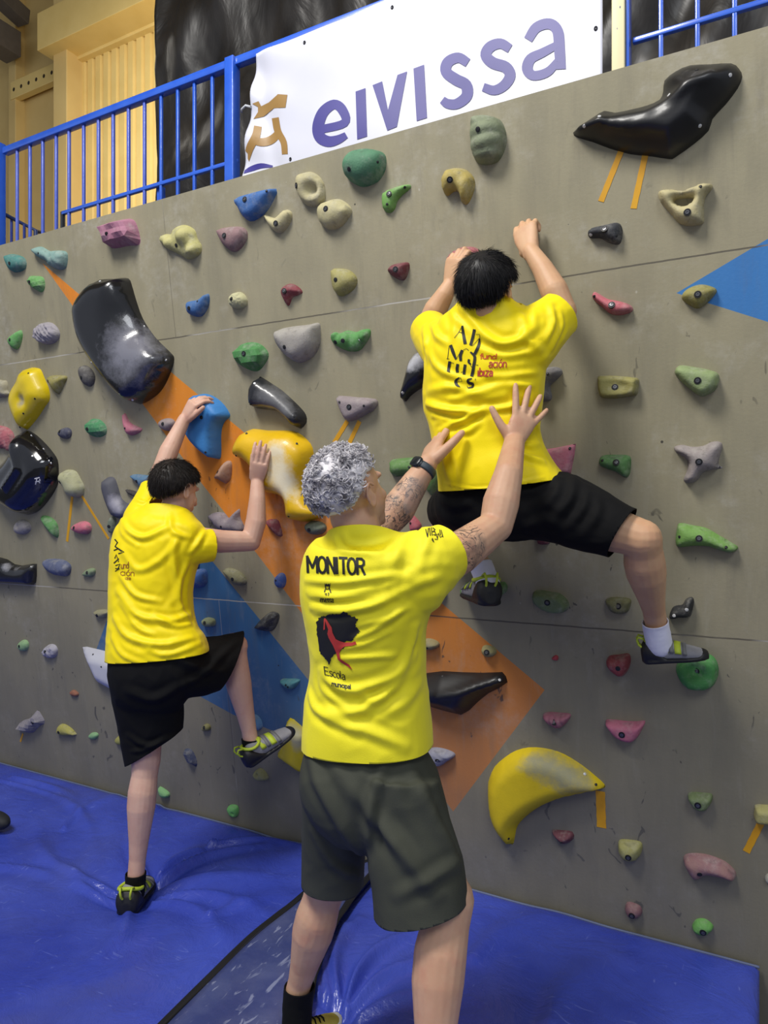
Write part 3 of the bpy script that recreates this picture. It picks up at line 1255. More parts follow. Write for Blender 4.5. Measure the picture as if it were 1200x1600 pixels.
hold('yellow spindle-shaped volume at far left above the glossy black one', '', scl([(255, 340), (290, 295), (350, 272), (420, 278), (465, 300), (500, 380), (530, 450), (560, 520), (578, 610), (570, 690), (520, 760), (450, 870), (390, 950), (330, 1020), (290, 1055), (250, 1020), (200, 920), (160, 820), (130, 700), (140, 590), (180, 500), (230, 420)], 0, 540, 8), .075,
     m=Myl, sm=2, edge=.8, pw=2, res=18, dish=[(38, 626, 12, .022)], dscrews=[(47, 583), (58, 623), (41, 646), (29, 668)], **VOL)
Myb = patch_mat('yellow_fibreglass_b', 'e6b90a', 'e8dfc4', [(425, 708, 16, .11), (432, 735, 20, .11), (440, 758, 20, .11), (455, 765, 16, .11)], .4, .2)
hold('large yellow boot-shaped volume under the boy\'s right hand', '', scl([(738, 370), (745, 320), (775, 265), (820, 242), (900, 250), (1000, 250), (1060, 262), (1110, 300), (1140, 345), (1146, 420), (1125, 500), (1118, 550), (1140, 600), (1180, 650), (1215, 690), (1180, 722), (1110, 745), (1060, 738), (1025, 715), (1018, 650), (1005, 615), (960, 600), (900, 580), (880, 540), (850, 470), (800, 415), (760, 400)], 150, 600, 3.43), .10,
     m=Myb, sm=2, edge=.6, pw=2, res=26, dscrews=[(385, 677), (464, 693), (370, 712), (455, 806)], **VOL)
Myc = patch_mat('yellow_fibreglass_c', 'd8bd10', '8f8d70', [(850, 1195, 26, .09), (880, 1205, 28, .09), (905, 1218, 20, .08), (825, 1190, 18, .09)], .6, .0)
hold('yellow crescent-shaped volume with a grey worn top, low on the wall right of the instructor', '', scl([(478, 700), (485, 660), (510, 605), (560, 560), (610, 530), (670, 515), (740, 518), (810, 535), (870, 565), (930, 605), (985, 650), (1028, 690), (1024, 708), (960, 720), (880, 738), (800, 760), (730, 790), (670, 830), (630, 868), (612, 900), (600, 965), (585, 970), (545, 930), (505, 870), (482, 790)], 600, 1000, 3), .075,
     m=Myc, sm=2, edge=.5, pw=1.5, res=26, screws=[(912, 1213)], dscrews=[(930, 1229), (794, 1312)], **VOL)
Mbu = mat('blue_hold_plastic', '3c82c4', .55, c2='3477b8', ns=6, bump=.001, bs=120)
hold('big sky-blue claw-shaped volume gripped by the boy\'s left hand', '', scl([(262, 310), (300, 165), (320, 115), (370, 92), (430, 100), (500, 135), (570, 200), (622, 285), (610, 318), (575, 350), (548, 410), (538, 500), (540, 610), (535, 690), (515, 708), (470, 680), (400, 625), (330, 550), (280, 470), (262, 390)], 250, 600, 6), .085,
     m=Mbu, sm=2, edge=.45, pw=2.4, res=22, pits=[(323, 652)], dscrews=[(328, 706)], **VOL)
Mgv = patch_mat('grey_black_fibreglass', '1f2024', '6a6a6c', [(425, 622, 22, .05), (445, 640, 14, .05)], .38, .3)
hold('bent dark grey volume above the yellow boot-shaped volume', '', scl([(122, 770), (150, 722), (163, 717), (215, 750), (260, 780), (310, 825), (350, 865), (372, 895), (375, 930), (348, 960), (315, 940), (270, 895), (230, 875), (170, 868), (125, 852)], 350, 350, 3), .065,
     m=Mgv, sm=2, edge=.7, pw=2, res=16, screws=[(402, 599)], dscrews=[(463, 650), (394, 632)], **VOL)
Mbv = patch_mat('black_white_fibreglass', '141417', 'c4c4c8', [(650, 562, 12, .05), (641, 572, 7, .05)], .35, .3)
hold('black fin-shaped volume behind the climber, left of his shirt', '', scl([(822, 800), (835, 750), (850, 690), (870, 630), (905, 595), (925, 586), (975, 580), (1000, 640), (985, 700), (945, 752), (900, 780), (862, 810), (845, 832), (830, 825)], 350, 350, 3), .06,
     m=Mbv, sm=2, edge=.8, pw=1.8, res=16, screws=[(631, 614)], **VOL)
hold('black wedge volume on the orange diamond beside the instructor\'s shirt', '', scl([(120, 200), (180, 165), (265, 155), (350, 160), (450, 163), (545, 160), (562, 180), (570, 208), (530, 235), (480, 260), (430, 300), (390, 340), (350, 362), (290, 348), (220, 328), (150, 290)], 600, 1000, 3), .08,
     m=Mb2, sm=1, edge=.8, pw=1.2, res=18, ridge=[([(690, 1085), (720, 1078), (770, 1062)], 6, .012)], screws=[(778, 1065)], dscrews=[(687, 1060)], **VOL)
Mcw = patch_mat('black_white_patched', '18181b', 'b8b8c0', [(5, 878, 14, .06), (22, 885, 8, .05)], .3, .4)  # white mixed into the black in patches on top
hold('black volume with a white top cut by the left edge of the photo', '', scl([(-140, 690), (-40, 680), (30, 700), (75, 730), (120, 738), (180, 728), (213, 728), (213, 800), (208, 845), (190, 860), (100, 855), (0, 850), (-140, 840)], 0, 700, 4), .06,
     m=Mcw, sm=1, edge=.7, pw=2, res=14, **VOL)
Mwv = mat('white_grey_fibreglass', 'c4c4cc', .5, c2='b4b4be', ns=4)
hold('white sharp-cornered volume half hidden behind the boy\'s black shorts', '', scl([(500, 250), (530, 247), (690, 285), (900, 330), (960, 420), (900, 560), (740, 545), (690, 520), (600, 470)], 0, 950, 4), .05,
     m=Mwv, sm=0, edge=.5, pw=1.1, res=14, dscrews=[(144, 1023), (163, 1040)], **VOL)
Myd = patch_mat('yellow_grey_fibreglass', 'd4bf1c', 'a5a184', [(462, 1150, 15, .05), (470, 1165, 14, .05), (455, 1140, 13, .05)], .5, .1)
hold('yellow and grey kite-shaped volume under the boy\'s raised foot', '', scl([(400, 1040), (480, 930), (520, 640), (560, 590), (610, 610), (790, 770), (800, 810), (770, 1050), (755, 1285), (735, 1280), (560, 1160)], 380, 1050, 8), .055,
     m=Myd, sm=0, edge=.6, pw=1.3, res=14, **VOL)
Mcg = patch_mat('charcoal_worn', '55555e', '9a98a4', [(178, 785, 12, .04), (185, 798, 10, .04)], .7, 0)
hold('charcoal horn-shaped hold with pale wear left of the boy\'s neck', '', scl([(638, 210), (660, 185), (690, 182), (710, 200), (730, 260), (750, 320), (790, 350), (850, 380), (830, 440), (720, 440), (690, 400), (665, 340), (642, 270)], 0, 700, 4), .045, m=Mcg, sm=2, edge=.9)

# ---------------- small holds
Hd = hold
Hd('teal rounded hold at the upper left edge', '3b8a82', scl([(22, 150), (60, 140), (108, 160), (112, 205), (75, 225), (45, 215)], 0, 350, 3), .04, pits=[(19, 412)])
Hd('pale teal bone-shaped hold at the tip of the orange stripe', '7fa9a0', scl([(150, 112), (185, 104), (225, 125), (262, 122), (300, 128), (308, 160), (298, 205), (270, 213), (235, 200), (215, 175), (180, 160), (158, 140)], 0, 350, 3), .045, nz=.012, nsc=40, dscrews=[(62, 396)])
Hd('green faceted hold below the teal one at upper left', '5faa4a', scl([(125, 248), (160, 242), (195, 250), (203, 290), (190, 318), (165, 310), (140, 290)], 0, 350, 3), .035, flat=True, res=5, pits=[(49, 441)])
Hd('blocky dusty pink hold under the blue railing', 'b4708c', scl([(472, 1050), (540, 1028), (600, 1022), (625, 1050), (642, 1120), (632, 1145), (590, 1148), (510, 1160), (490, 1120), (480, 1090)], 0, 0, 3), .07, flat=True, res=6, edge=.7, nz=.012, pits=[(174, 367)])
Hd('pale yellow hold of three stacked lumps left of the mauve one', 'c8c070', scl([(745, 1110), (770, 1095), (800, 1095), (815, 1065), (860, 1052), (905, 1075), (918, 1115), (938, 1150), (930, 1190), (880, 1215), (840, 1195), (790, 1170), (750, 1140)], 0, 0, 3), .035, lumps=[(287, 370, 17, .062), (263, 380, 13, .045), (300, 393, 15, .05)], c2='b4ae58', pits=[(278, 384)])
Hd('mauve shield-shaped hold right of the pale yellow lumps', '967072', scl([(1015, 1075), (1060, 1062), (1120, 1060), (1150, 1080), (1150, 1120), (1120, 1165), (1085, 1178), (1045, 1150), (1020, 1105)], 0, 0, 3), .04, bolt=[(354, 369)])
Hd('bright blue triangular hold under the left end of the banner', '2a6cb8', scl([(50, 935), (130, 900), (235, 880), (225, 930), (185, 995), (130, 1033), (95, 1025), (68, 980)], 350, 0, 3), .05, sm=2, edge=.7, bolt=[(387, 313)], dscrews=[(419, 299)])
Hd('small cream banana-shaped hold below the blue triangle', 'cbbf86', scl([(185, 1005), (210, 1012), (240, 1020), (268, 995), (290, 980), (312, 995), (310, 1030), (285, 1072), (250, 1092), (215, 1065)], 350, 0, 3), .035, bolt=[(434, 350)])
Hd('cream doughnut-shaped hold with a deep centre pocket', 'c5ba84', scl([(335, 840), (355, 810), (395, 800), (435, 820), (460, 860), (466, 910), (450, 950), (405, 968), (365, 950), (340, 905)], 350, 0, 3), .055, dish=[(486, 296, 11, .05)], bolt=[(465, 291)])
Hd('cream potato-shaped hold right of the doughnut', 'cabf84', scl([(435, 1000), (445, 960), (485, 935), (535, 930), (575, 955), (592, 985), (575, 1020), (540, 1060), (490, 1075), (450, 1050)], 350, 0, 3), .05, nz=.004, bolt=[(513, 328)])
Hd('large round sea-green hold just under the banner', '4a8c62', scl([(555, 790), (560, 750), (590, 710), (640, 690), (700, 695), (740, 715), (748, 760), (735, 810), (700, 850), (640, 870), (590, 850), (565, 825)], 350, 0, 3), .075, c2='3f7d58', pits=[(550, 267)], dscrews=[(590, 253)])
Hd('lime green comma-shaped hold right below the round sea-green hold', '6fae3a', scl([(740, 910), (775, 885), (820, 868), (865, 862), (870, 880), (835, 910), (810, 940), (795, 980), (770, 997), (742, 975)], 350, 0, 3), .03, bolt=[(610, 304)], dscrews=[(607, 320), (633, 293)])
Hd('mustard yellow kidney-shaped hold above the climber\'s head', 'c0a83c', scl([(1018, 840), (1040, 795), (1080, 782), (1130, 792), (1165, 830), (1168, 880), (1145, 940), (1125, 955), (1105, 940), (1095, 900), (1070, 895), (1040, 915), (1020, 890)], 350, 0, 3), .05, nz=.006, c2='ab9830', bolt=[(706, 283)])
Hd('sage green ribbed egg-shaped hold below the last letters of the banner', '84906a', scl([(85, 450), (115, 430), (165, 432), (195, 450), (212, 500), (208, 550), (180, 600), (130, 613), (95, 595), (82, 540)], 700, 0, 2.4), .07, ribs=(math.pi / 2, .045, .008), pits=[(752, 207)], res=20)
Hd('cream triangular handle hold with an opening at upper right', 'cbbd80', scl([(788, 715), (830, 706), (880, 712), (930, 692), (980, 684), (990, 702), (962, 740), (958, 800), (955, 835), (900, 845), (860, 830), (830, 795), (795, 755)], 700, 0, 2.4), .05, holes=[scl([(850, 748), (880, 740), (915, 742), (912, 755), (890, 767), (862, 766)], 700, 0, 2.4)], bolt=[(1075, 334)], dscrews=[(1095, 293)], res=17)
Hd('charcoal fish-shaped hold below the big black winged volume', '35373c', scl([(522, 870), (540, 852), (580, 842), (630, 832), (650, 850), (650, 895), (635, 915), (600, 908), (570, 892), (530, 890)], 700, 0, 2.4), .04, bolt=[(946, 359)], screws=[(923, 367)], dscrews=[(964, 369)], nz=.003)
Hd('large red and pink hold gripped by the climber\'s left hand', 'b4555c', scl([(1030, 210), (1045, 150), (1090, 112), (1140, 102), (1185, 115), (1200, 160), (1180, 220), (1120, 260), (1060, 262), (1035, 240)], 350, 350, 3), .055, c2='a54850', dish=[(721, 403, 12, .03)], bolt=[(719, 404)])
Hd('maroon shield-shaped hold left of the climber\'s head', '7c3038', scl([(765, 222), (785, 190), (830, 178), (862, 182), (858, 225), (838, 262), (800, 252)], 350, 350, 3), .04, edge=.8, pw=1.5, bolt=[(621, 422)])
Hd('olive yellow half-round hold in the middle, left of the maroon shield-shaped hold', 'a9a04c', scl([(500, 215), (520, 206), (575, 212), (610, 240), (617, 275), (595, 310), (545, 338), (515, 318), (502, 270)], 350, 350, 3), .045, pits=[(528, 438)])
Hd('dark red boomerang-shaped hold left of the olive half-round', '8c2e3a', scl([(262, 320), (275, 290), (310, 278), (345, 295), (362, 320), (335, 335), (315, 345), (298, 382), (280, 365)], 350, 350, 3), .035, pw=1.4, bolt=[(447, 455)])
Hd('small cream pitted ball hold left of the dark red boomerang', 'c9c48c', E(371, 469.5, 26, 27), .042, nz=.006, nsc=120, pits=[(365, 467)], res=16)
Hd('blue shark-fin hold left of the small cream ball', '2f6cae', scl([(878, 365), (930, 352), (965, 325), (975, 345), (968, 390), (940, 430), (905, 432), (880, 415)], 0, 350, 3), .04, pits=[(299, 482)], dscrews=[(311, 471)])
Hd('small green arrow-shaped hold at the left edge under the upper seam', '5cb04a', scl([(37, 540), (65, 510), (92, 497), (100, 520), (92, 560), (75, 588), (50, 575)], 0, 350, 3), .03, pits=[(18, 531)])
Hd('round lilac-white swirled hold left of the big black curved volume', 'a39ca6', E(72.5, 521, 35, 35), .045, ribs=(.7, .018, .009), nz=.01, nsc=50, res=18)
Hd('green faceted hold right of the big black curved volume', '3a8f3a', scl([(38, 610), (60, 570), (110, 553), (160, 562), (198, 605), (185, 650), (145, 690), (90, 675), (42, 640)], 350, 350, 3), .055, flat=True, res=5, edge=.8, bolt=[(386, 553)])
Hd('large off-white scoop-shaped hold on the upper seam', 'a8a298', scl([(235, 520), (250, 492), (310, 478), (380, 470), (432, 462), (440, 500), (438, 560), (415, 610), (375, 640), (335, 650), (290, 620), (250, 570)], 350, 350, 3), .07, c2='9a938a', edge=.8, pits=[(450, 543)])
Hd('green cluster hold of three lobes right of the off-white scoop', '4fa040', scl([(498, 520), (515, 505), (540, 510), (575, 498), (615, 505), (640, 495), (678, 492), (682, 520), (660, 560), (630, 592), (585, 597), (540, 580), (505, 555)], 350, 350, 3), .03, lumps=[(540, 531, 14, .045), (523, 524, 8, .032), (568, 526, 11, .04)], pits=[(541, 533), (525, 535)], screws=[(563, 532)])
Hd('cream bone-like hold cut by the left edge beside the yellow volume', 'b0a888', scl([(-40, 440), (20, 435), (60, 440), (80, 500), (80, 560), (100, 600), (70, 640), (10, 645), (-40, 640)], 0, 540, 8), .035)
Hd('olive triangular hold right of the yellow spindle-shaped volume', '968c30', scl([(585, 400), (610, 378), (700, 370), (800, 378), (818, 410), (790, 470), (760, 540), (720, 605), (690, 595), (640, 530), (595, 450)], 0, 540, 8), .04, pits=[(77, 596)], pw=1.5)
Hd('dark grey oval hold left of the lower tip of the black curved volume', '5a5654', E(134.5, 587, 21, 35, -22), .035, pits=[(130, 590)])
Hd('mauve-grey triangular hold with two yellow tape strips below it', '9c8c8e', scl([(527, 812), (545, 805), (620, 812), (705, 820), (713, 850), (690, 875), (640, 905), (590, 925), (568, 915), (545, 870)], 350, 350, 3), .045, sm=2, edge=.6, bolt=[(549, 636)], dscrews=[(572, 634), (534, 628)])
Hd('emerald green faceted hold below the big black curved volume', '2f8f52', scl([(398, 940), (420, 915), (460, 918), (490, 950), (488, 985), (455, 1000), (415, 990), (400, 965)], 0, 350, 3), .04, flat=True, res=5, pits=[(140, 670)])
Hd('pink thorn-shaped hold left of the orange stripe', 'cf6f86', scl([(575, 892), (583, 890), (605, 930), (640, 950), (662, 962), (645, 980), (610, 992), (590, 975), (578, 930)], 0, 350, 3), .03, dscrews=[(198, 669)])
Hd('small navy oval hold left of the emerald hold', '45465e', E(101, 677, 20, 18), .025, pits=[(94.5, 674)])
Hd('pink striped fan-shaped hold at the left edge', 'bf5c68', scl([(-60, 1020), (0, 1005), (80, 1030), (140, 1090), (160, 1170), (155, 1290), (120, 1330), (50, 1290), (-60, 1260)], 0, 540, 8), .04, ribs=(1.4, .011, .005), res=22)
Hd('small grey-pink ring-shaped hold beside the boy\'s left forearm', '9c8a88', E(260, 663, 24, 20), .03, pits=[(257, 662)])
Hd('peach half-cone hold on the orange stripe right of the boy\'s head', 'c08e6c', scl([(495, 882), (540, 800), (590, 735), (630, 720), (655, 740), (658, 820), (640, 900), (600, 935), (555, 910), (520, 892)], 250, 600, 6), .045, c2='b08062', pw=1.4, pits=[(341, 737)])
Hd('maroon triangular hold on the orange stripe above the boy\'s elbow', '862c3a', scl([(903, 735), (960, 725), (980, 755), (993, 815), (965, 815), (930, 780)], 150, 600, 3.43), .035, sm=2, pw=1.3)
Hd('grey-green oval hold partly hidden behind the instructor\'s hair', '68725c', E(492, 825, 32, 22, 8), .04, pits=[(486, 827)])
Hd('small blue oval hold on the orange stripe left of the instructor\'s shoulder', '3058a8', E(437.5, 907.5, 17, 24), .03, dscrews=[(433, 906)])
Hd('lilac-grey hold with two horns above the boy\'s right upper arm', '90838c', scl([(600, 705), (640, 688), (680, 695), (705, 720), (735, 690), (760, 672), (765, 720), (790, 780), (760, 800), (690, 795), (650, 775), (625, 740)], 150, 600, 3.43), .045, dscrews=[(349, 822)])
Hd('khaki curved hold below the boy\'s right elbow', '858258', scl([(677, 1000), (710, 988), (760, 1005), (795, 1040), (800, 1070), (770, 1082), (735, 1072), (705, 1035)], 150, 600, 3.43), .035, pits=[(366, 904)])
Hd('blue block-shaped hold at the right side of the boy\'s shirt', '2a66b8', scl([(480, 1000), (540, 993), (580, 1000), (588, 1050), (570, 1088), (520, 1096), (480, 1085)], 150, 600, 3.43), .05, pits=[(299, 903)])
Hd('small deep blue hold just above the block-shaped one by the boy\'s sleeve', '24549a', E(303, 882, 17, 14), .02)
Hd('black wedge hold on the lower seam between the boy and the instructor', '26262a', scl([(840, 1310), (870, 1270), (925, 1226), (965, 1232), (972, 1262), (945, 1320), (900, 1330), (860, 1318)], 150, 600, 3.43), .05, pw=1.4, pits=[(427, 962)], coat=.3)
Hd('pale green pillow hold right of the boy\'s waist', '97a06e', scl([(570, 1262), (600, 1253), (632, 1265), (630, 1298), (590, 1302), (572, 1285)], 150, 600, 3.43), .03, pits=[(322, 972)])
Hd('light blue shield hold left of the boy\'s head', '4c7ba0', scl([(815, 180), (830, 165), (900, 170), (932, 180), (930, 225), (890, 255), (865, 225)], 0, 700, 4), .035, pits=[(216, 752)])
Hd('small brown-black hold between the horn-shaped hold and the boy\'s head', '3b3432', scl([(785, 258), (810, 262), (850, 275), (858, 305), (830, 300), (800, 282)], 0, 700, 4), .02)
Hd('grey-green narrow hold at the left shoulder of the boy\'s shirt', '78846c', scl([(675, 480), (685, 440), (705, 425), (720, 460), (715, 520), (695, 535), (678, 510)], 0, 700, 4), .03, pits=[(173, 822)])
Hd('greenish cream knob hold with two tape strips spreading below it', 'b5b384', scl([(373, 180), (385, 145), (420, 137), (460, 150), (490, 200), (510, 245), (505, 290), (475, 313), (430, 300), (405, 250), (380, 215)], 0, 700, 4), .06, c2='a8a878', pits=[(98, 753)])
Hd('green leaf-shaped hold left of the taped knob', '4f9640', scl([(248, 435), (270, 423), (310, 435), (345, 470), (358, 520), (352, 562), (320, 545), (280, 495)], 0, 700, 4), .035, pw=1.4)
Hd('bright pink oval hold between the two tape strips', 'd8667c', E(127, 825, 29, 20, 3, .1), .035, pits=[(118, 824)])
Hd('small off-white cup hold below the glossy black volume', 'a8a09c', E(34, 824, 24, 24), .035, sm=3, dish=[(29, 822, 4, .012)])
Hd('slate blue elongated hold left of the boy\'s shirt', '5a6488', scl([(270, 705), (300, 695), (380, 700), (430, 735), (425, 790), (390, 805), (330, 790), (285, 750)], 0, 700, 4), .045, nz=.003)
Hd('tiny pale green fish-like hold beside the slate blue one', '7f9468', scl([(515, 790), (540, 760), (580, 752), (592, 775), (575, 805), (540, 806)], 0, 700, 4), .025, pits=[(138, 894)])
Hd('khaki wedge hold at the left edge of the boy\'s shirt below the seam', '97916a', scl([(590, 1020), (640, 1010), (685, 1018), (680, 1040), (640, 1065), (605, 1050)], 0, 700, 4), .03, pits=[(154, 961)])
Hd('small light green hold low at the left edge', '8cb878', E(36, 1009, 16, 18), .025, pits=[(32, 1009)])
Hd('small white and lilac knobbly hold low at left', 'b0acba', E(78, 1018, 22, 22), .03, nz=.01, nsc=60, pits=[(73, 1017)])
Hd('tiny rust-brown hold left of the boy\'s shorts', '9a5a3a', scl([(437, 525), (460, 513), (487, 535), (480, 555), (450, 548)], 0, 950, 4), .018)
Hd('lilac-grey blocky hold with a stub of tape below it, low at left', '8c8690', scl([(97, 745), (130, 710), (180, 690), (220, 645), (245, 670), (268, 720), (235, 745), (190, 785), (130, 775)], 0, 950, 4), .045, flat=True, res=7, nz=.006, pits=[(54, 1128)])
Hd('yellow drop-shaped hold low on the wall left of the boy\'s leg', 'b0a832', scl([(357, 755), (370, 730), (400, 730), (440, 755), (470, 790), (465, 798), (400, 798), (362, 785)], 0, 950, 4), .03, pits=[(94, 1143)])
Hd('small mint green hold right of the yellow drop-shaped one', '7fb476', E(146, 1150, 14, 11), .02)
Hd('small olive hold touching the left side of the boy\'s standing leg', 'a09c38', E(190, 1157, 20, 15), .025)
Hd('light green hold just above the mat right of the boy\'s leg', '7cc070', scl([(990, 1122), (1010, 1125), (1050, 1155), (1055, 1180), (1030, 1190), (1000, 1170)], 0, 950, 4), .025)
Hd('tiny olive hold between the boy\'s legs', '8a8440', E(322, 1137.5, 13, 12), .02, pits=[(320, 1136)])
Hd('small navy faceted hold between the boy\'s legs', '3c4668', scl([(408, 520), (440, 515), (465, 560), (465, 598), (430, 570)], 150, 1000, 3), .03, flat=True, res=4)
Hd('khaki ring-like hold under the boy\'s raised foot', '9a9858', scl([(735, 628), (760, 605), (785, 615), (805, 650), (790, 663), (755, 658)], 150, 1000, 3), .03, dish=[(402, 1211, 4, .015)])
Hd('bright green small hold just above the mat near the middle', '62c052', scl([(613, 790), (630, 775), (660, 780), (665, 810), (655, 833), (630, 825)], 150, 1000, 3), .025, dish=[(364, 1271, 3, .01)])
Hd('teal half-moon hold on the blue painted area', '3f9098', scl([(863, 188), (900, 183), (950, 188), (940, 215), (915, 232), (885, 220)], 150, 1000, 3), .03, dscrews=[(449, 1069), (452, 1072)])
Hd('light blue hold behind the ankle of the boy\'s raised foot', '5c94c4', scl([(725, 360), (745, 352), (768, 375), (776, 410), (760, 425), (725, 420)], 150, 1000, 3), .03)
Hd('grey handle-shaped hold right of the climber\'s waist', '827f80', scl([(790, 960), (840, 945), (910, 936), (945, 950), (948, 975), (915, 1010), (885, 1040), (895, 1095), (880, 1120), (820, 1122), (780, 1090), (800, 1050), (830, 1020)], 600, 300, 3.43), .05, pits=[(841, 614)], dscrews=[(858, 584)])
Hd('green two-lobed hold behind the climber\'s right shoulder', '3c9a4c', scl([(718, 625), (735, 605), (760, 612), (790, 595), (840, 593), (845, 645), (760, 660), (722, 648)], 600, 300, 3.43), .03)
Hd('coral pink bean-shaped hold right of the climber\'s elbow', 'cf5f6c', scl([(255, 385), (265, 362), (290, 370), (340, 400), (400, 412), (455, 430), (475, 455), (455, 475), (400, 488), (350, 478), (310, 445), (268, 410)], 850, 350, 3.43), .035, bolt=[(957, 477)], dscrews=[(929, 464)])
Hd('olive leaf-shaped hold at the tip of the bright blue triangle', '9c9238', scl([(735, 395), (760, 350), (830, 322), (890, 330), (925, 355), (890, 405), (830, 450), (780, 435)], 850, 350, 3.43), .04, bolt=[(1091, 461)])
Hd('mustard rectangular hold with a dished face right of the climber', '9c9440', scl([(284, 830), (300, 812), (400, 815), (495, 825), (505, 850), (500, 905), (480, 920), (390, 935), (310, 932), (290, 900)], 850, 350, 3.43), .04, sm=2, edge=.45, dish=[(960, 600, 12, .015), (975, 604, 8, .01)], bolt=[(961, 605)])
Hd('pale green rounded wedge hold near the right edge', '92a864', scl([(697, 790), (725, 757), (800, 765), (880, 780), (930, 800), (937, 840), (920, 885), (860, 922), (820, 915), (760, 870), (715, 825)], 850, 350, 3.43), .055, edge=.6, bolt=[(1091, 595)])
Hd('green hold with a small tail right of the climber\'s waistband', '4f8a3c', scl([(293, 1290), (305, 1245), (380, 1238), (455, 1245), (463, 1290), (455, 1345), (430, 1360), (380, 1330), (330, 1312)], 850, 350, 3.43), .04, bolt=[(964, 722)], dscrews=[(942, 719)])
Hd('beige-pink four-armed star hold near the right edge', 'a09490', scl([(697, 1195), (740, 1185), (790, 1195), (850, 1190), (900, 1168), (945, 1170), (955, 1200), (940, 1250), (935, 1290), (955, 1310), (900, 1320), (850, 1335), (820, 1375), (780, 1392), (745, 1375), (765, 1320), (765, 1270), (730, 1240), (700, 1220)], 850, 350, 3.43), .05, bolt=[(1093, 721)])
Hd('pink flat triangular hold right of the climber\'s waist', 'd6728a', scl([(-40, 1215), (60, 1200), (168, 1178), (160, 1240), (140, 1342), (60, 1342), (-30, 1342)], 850, 350, 3.43), .03, sm=0, edge=.3, dscrews=[(892, 700)])
Hd('green long hold behind the wrist with the dark watch', '5f923c', scl([(775, 1110), (820, 1100), (900, 1095), (1010, 1100), (1040, 1180), (1000, 1260), (960, 1270), (920, 1200), (860, 1180), (790, 1185), (773, 1150)], 350, 350, 3), .05, dscrews=[(642, 729)])
Hd('long lime green horn-shaped hold at the right edge', '6fa632', scl([(703, 170), (712, 80), (735, 62), (800, 75), (870, 90), (940, 130), (1000, 165), (1040, 195), (1000, 222), (930, 205), (870, 188), (800, 185), (730, 192)], 850, 800, 3.43), .045, bolt=[(1093, 840)], dscrews=[(1062, 838), (1135, 854)])
Hd('black hooked hold right of the climber\'s right ankle', '242426', scl([(670, 575), (685, 520), (710, 505), (740, 500), (760, 470), (790, 460), (802, 480), (795, 530), (780, 565), (730, 570)], 850, 800, 3.43), .04, screws=[(1054, 960), (1074, 951)])
Hd('olive half-round hold behind the climber\'s right shin', '6e6c3a', scl([(325, 478), (350, 462), (410, 460), (460, 470), (463, 500), (445, 540), (400, 552), (355, 535), (335, 505)], 850, 800, 3.43), .035, dish=[(966, 946, 8, .012)], bolt=[(966, 947)])
Hd('sage green oval hold between the climber\'s feet', '6f8652', scl([(785, 480), (810, 445), (870, 440), (960, 455), (1040, 470), (1110, 530), (1130, 590), (1100, 635), (1020, 658), (930, 640), (850, 600), (795, 540)], 700, 850, 6), .04, edge=.5, bolt=[(857, 940)])
Hd('round green dished hold under the climber\'s right foot', '2f8a34', scl([(703, 850), (730, 800), (790, 775), (880, 770), (925, 810), (932, 880), (905, 940), (850, 965), (780, 960), (730, 920)], 850, 800, 3.43), .06, dish=[(1085, 1050, 14, .04)], c2='3fa03a', bolt=[(1088, 1051)])
Hd('red rounded square hold left of the round green dished one', '9c3338', scl([(330, 820), (345, 778), (400, 770), (450, 765), (462, 800), (450, 850), (415, 887), (370, 865)], 850, 800, 3.43), .045, edge=.8, pits=[(967, 1042)])
Hd('tiny bright red chip-like hold left of the red rounded square', 'b82838', scl([(40, 785), (60, 768), (75, 775), (72, 797), (52, 795)], 850, 800, 3.43), .012)
Hd('small dusty pink ribbed hold right of the orange diamond tip', 'a85c70', scl([(742, 355), (765, 342), (820, 345), (872, 352), (860, 385), (825, 415), (790, 405), (755, 380)], 600, 1000, 3), .035, ribs=(.3, .02, .006), bolt=[(867, 1126)])
Hd('pink dish-shaped hold below the red rounded square', 'cc6684', scl([(1035, 385), (1060, 378), (1120, 385), (1180, 388), (1222, 385), (1210, 420), (1180, 470), (1140, 478), (1085, 455), (1050, 415)], 600, 1000, 3), .045, sm=2, edge=.6, bolt=[(973, 1145)])
Hd('small maroon wedge hold under the yellow crescent volume', '6c2e3c', scl([(783, 897), (830, 898), (880, 905), (885, 940), (840, 962), (800, 930)], 600, 1000, 3), .035, sm=2, pw=1.3, dscrews=[(878, 1314)])
Hd('yellow-green square hold low on the wall right of the crescent', 'a4a04c', scl([(393, 590), (405, 565), (460, 566), (515, 578), (525, 610), (510, 655), (480, 672), (430, 665), (400, 630)], 850, 1150, 3.43), .045, bolt=[(983, 1336)])
Hd('dull green half-moon hold low near the right edge', '70844c', scl([(768, 325), (790, 308), (850, 312), (898, 320), (900, 355), (875, 392), (835, 398), (795, 375)], 850, 1150, 3.43), .04, edge=.6, bolt=[(1091, 1255)])
Hd('yellow-green hold cut by the right edge above a tape strip', 'b0a858', scl([(1127, 400), (1135, 377), (1200, 378), (1290, 385), (1290, 460), (1210, 470), (1150, 465), (1125, 445)], 850, 1150, 3.43), .04, edge=.6)
Hd('long brownish pink horn hold low near the right edge', 'a0746c', scl([(745, 675), (760, 645), (830, 640), (900, 655), (970, 685), (1020, 730), (1028, 765), (1005, 775), (940, 755), (870, 745), (835, 765), (800, 765), (765, 720)], 850, 1150, 3.43), .05, c2='9a6470', pits=[(1094, 1362)])
Hd('small mauve knob hold just above the right mat', '8a5c60', scl([(432, 925), (445, 897), (480, 902), (515, 920), (525, 955), (500, 978), (460, 972), (440, 955)], 850, 1150, 3.43), .03, bolt=[(988, 1428)])
Hd('bright lime oval hold lowest at right above the mat', '62b03c', scl([(793, 1020), (815, 990), (860, 987), (900, 1015), (905, 1040), (870, 1068), (830, 1065), (800, 1045)], 850, 1150, 3.43), .03, bolt=[(1099, 1454)])
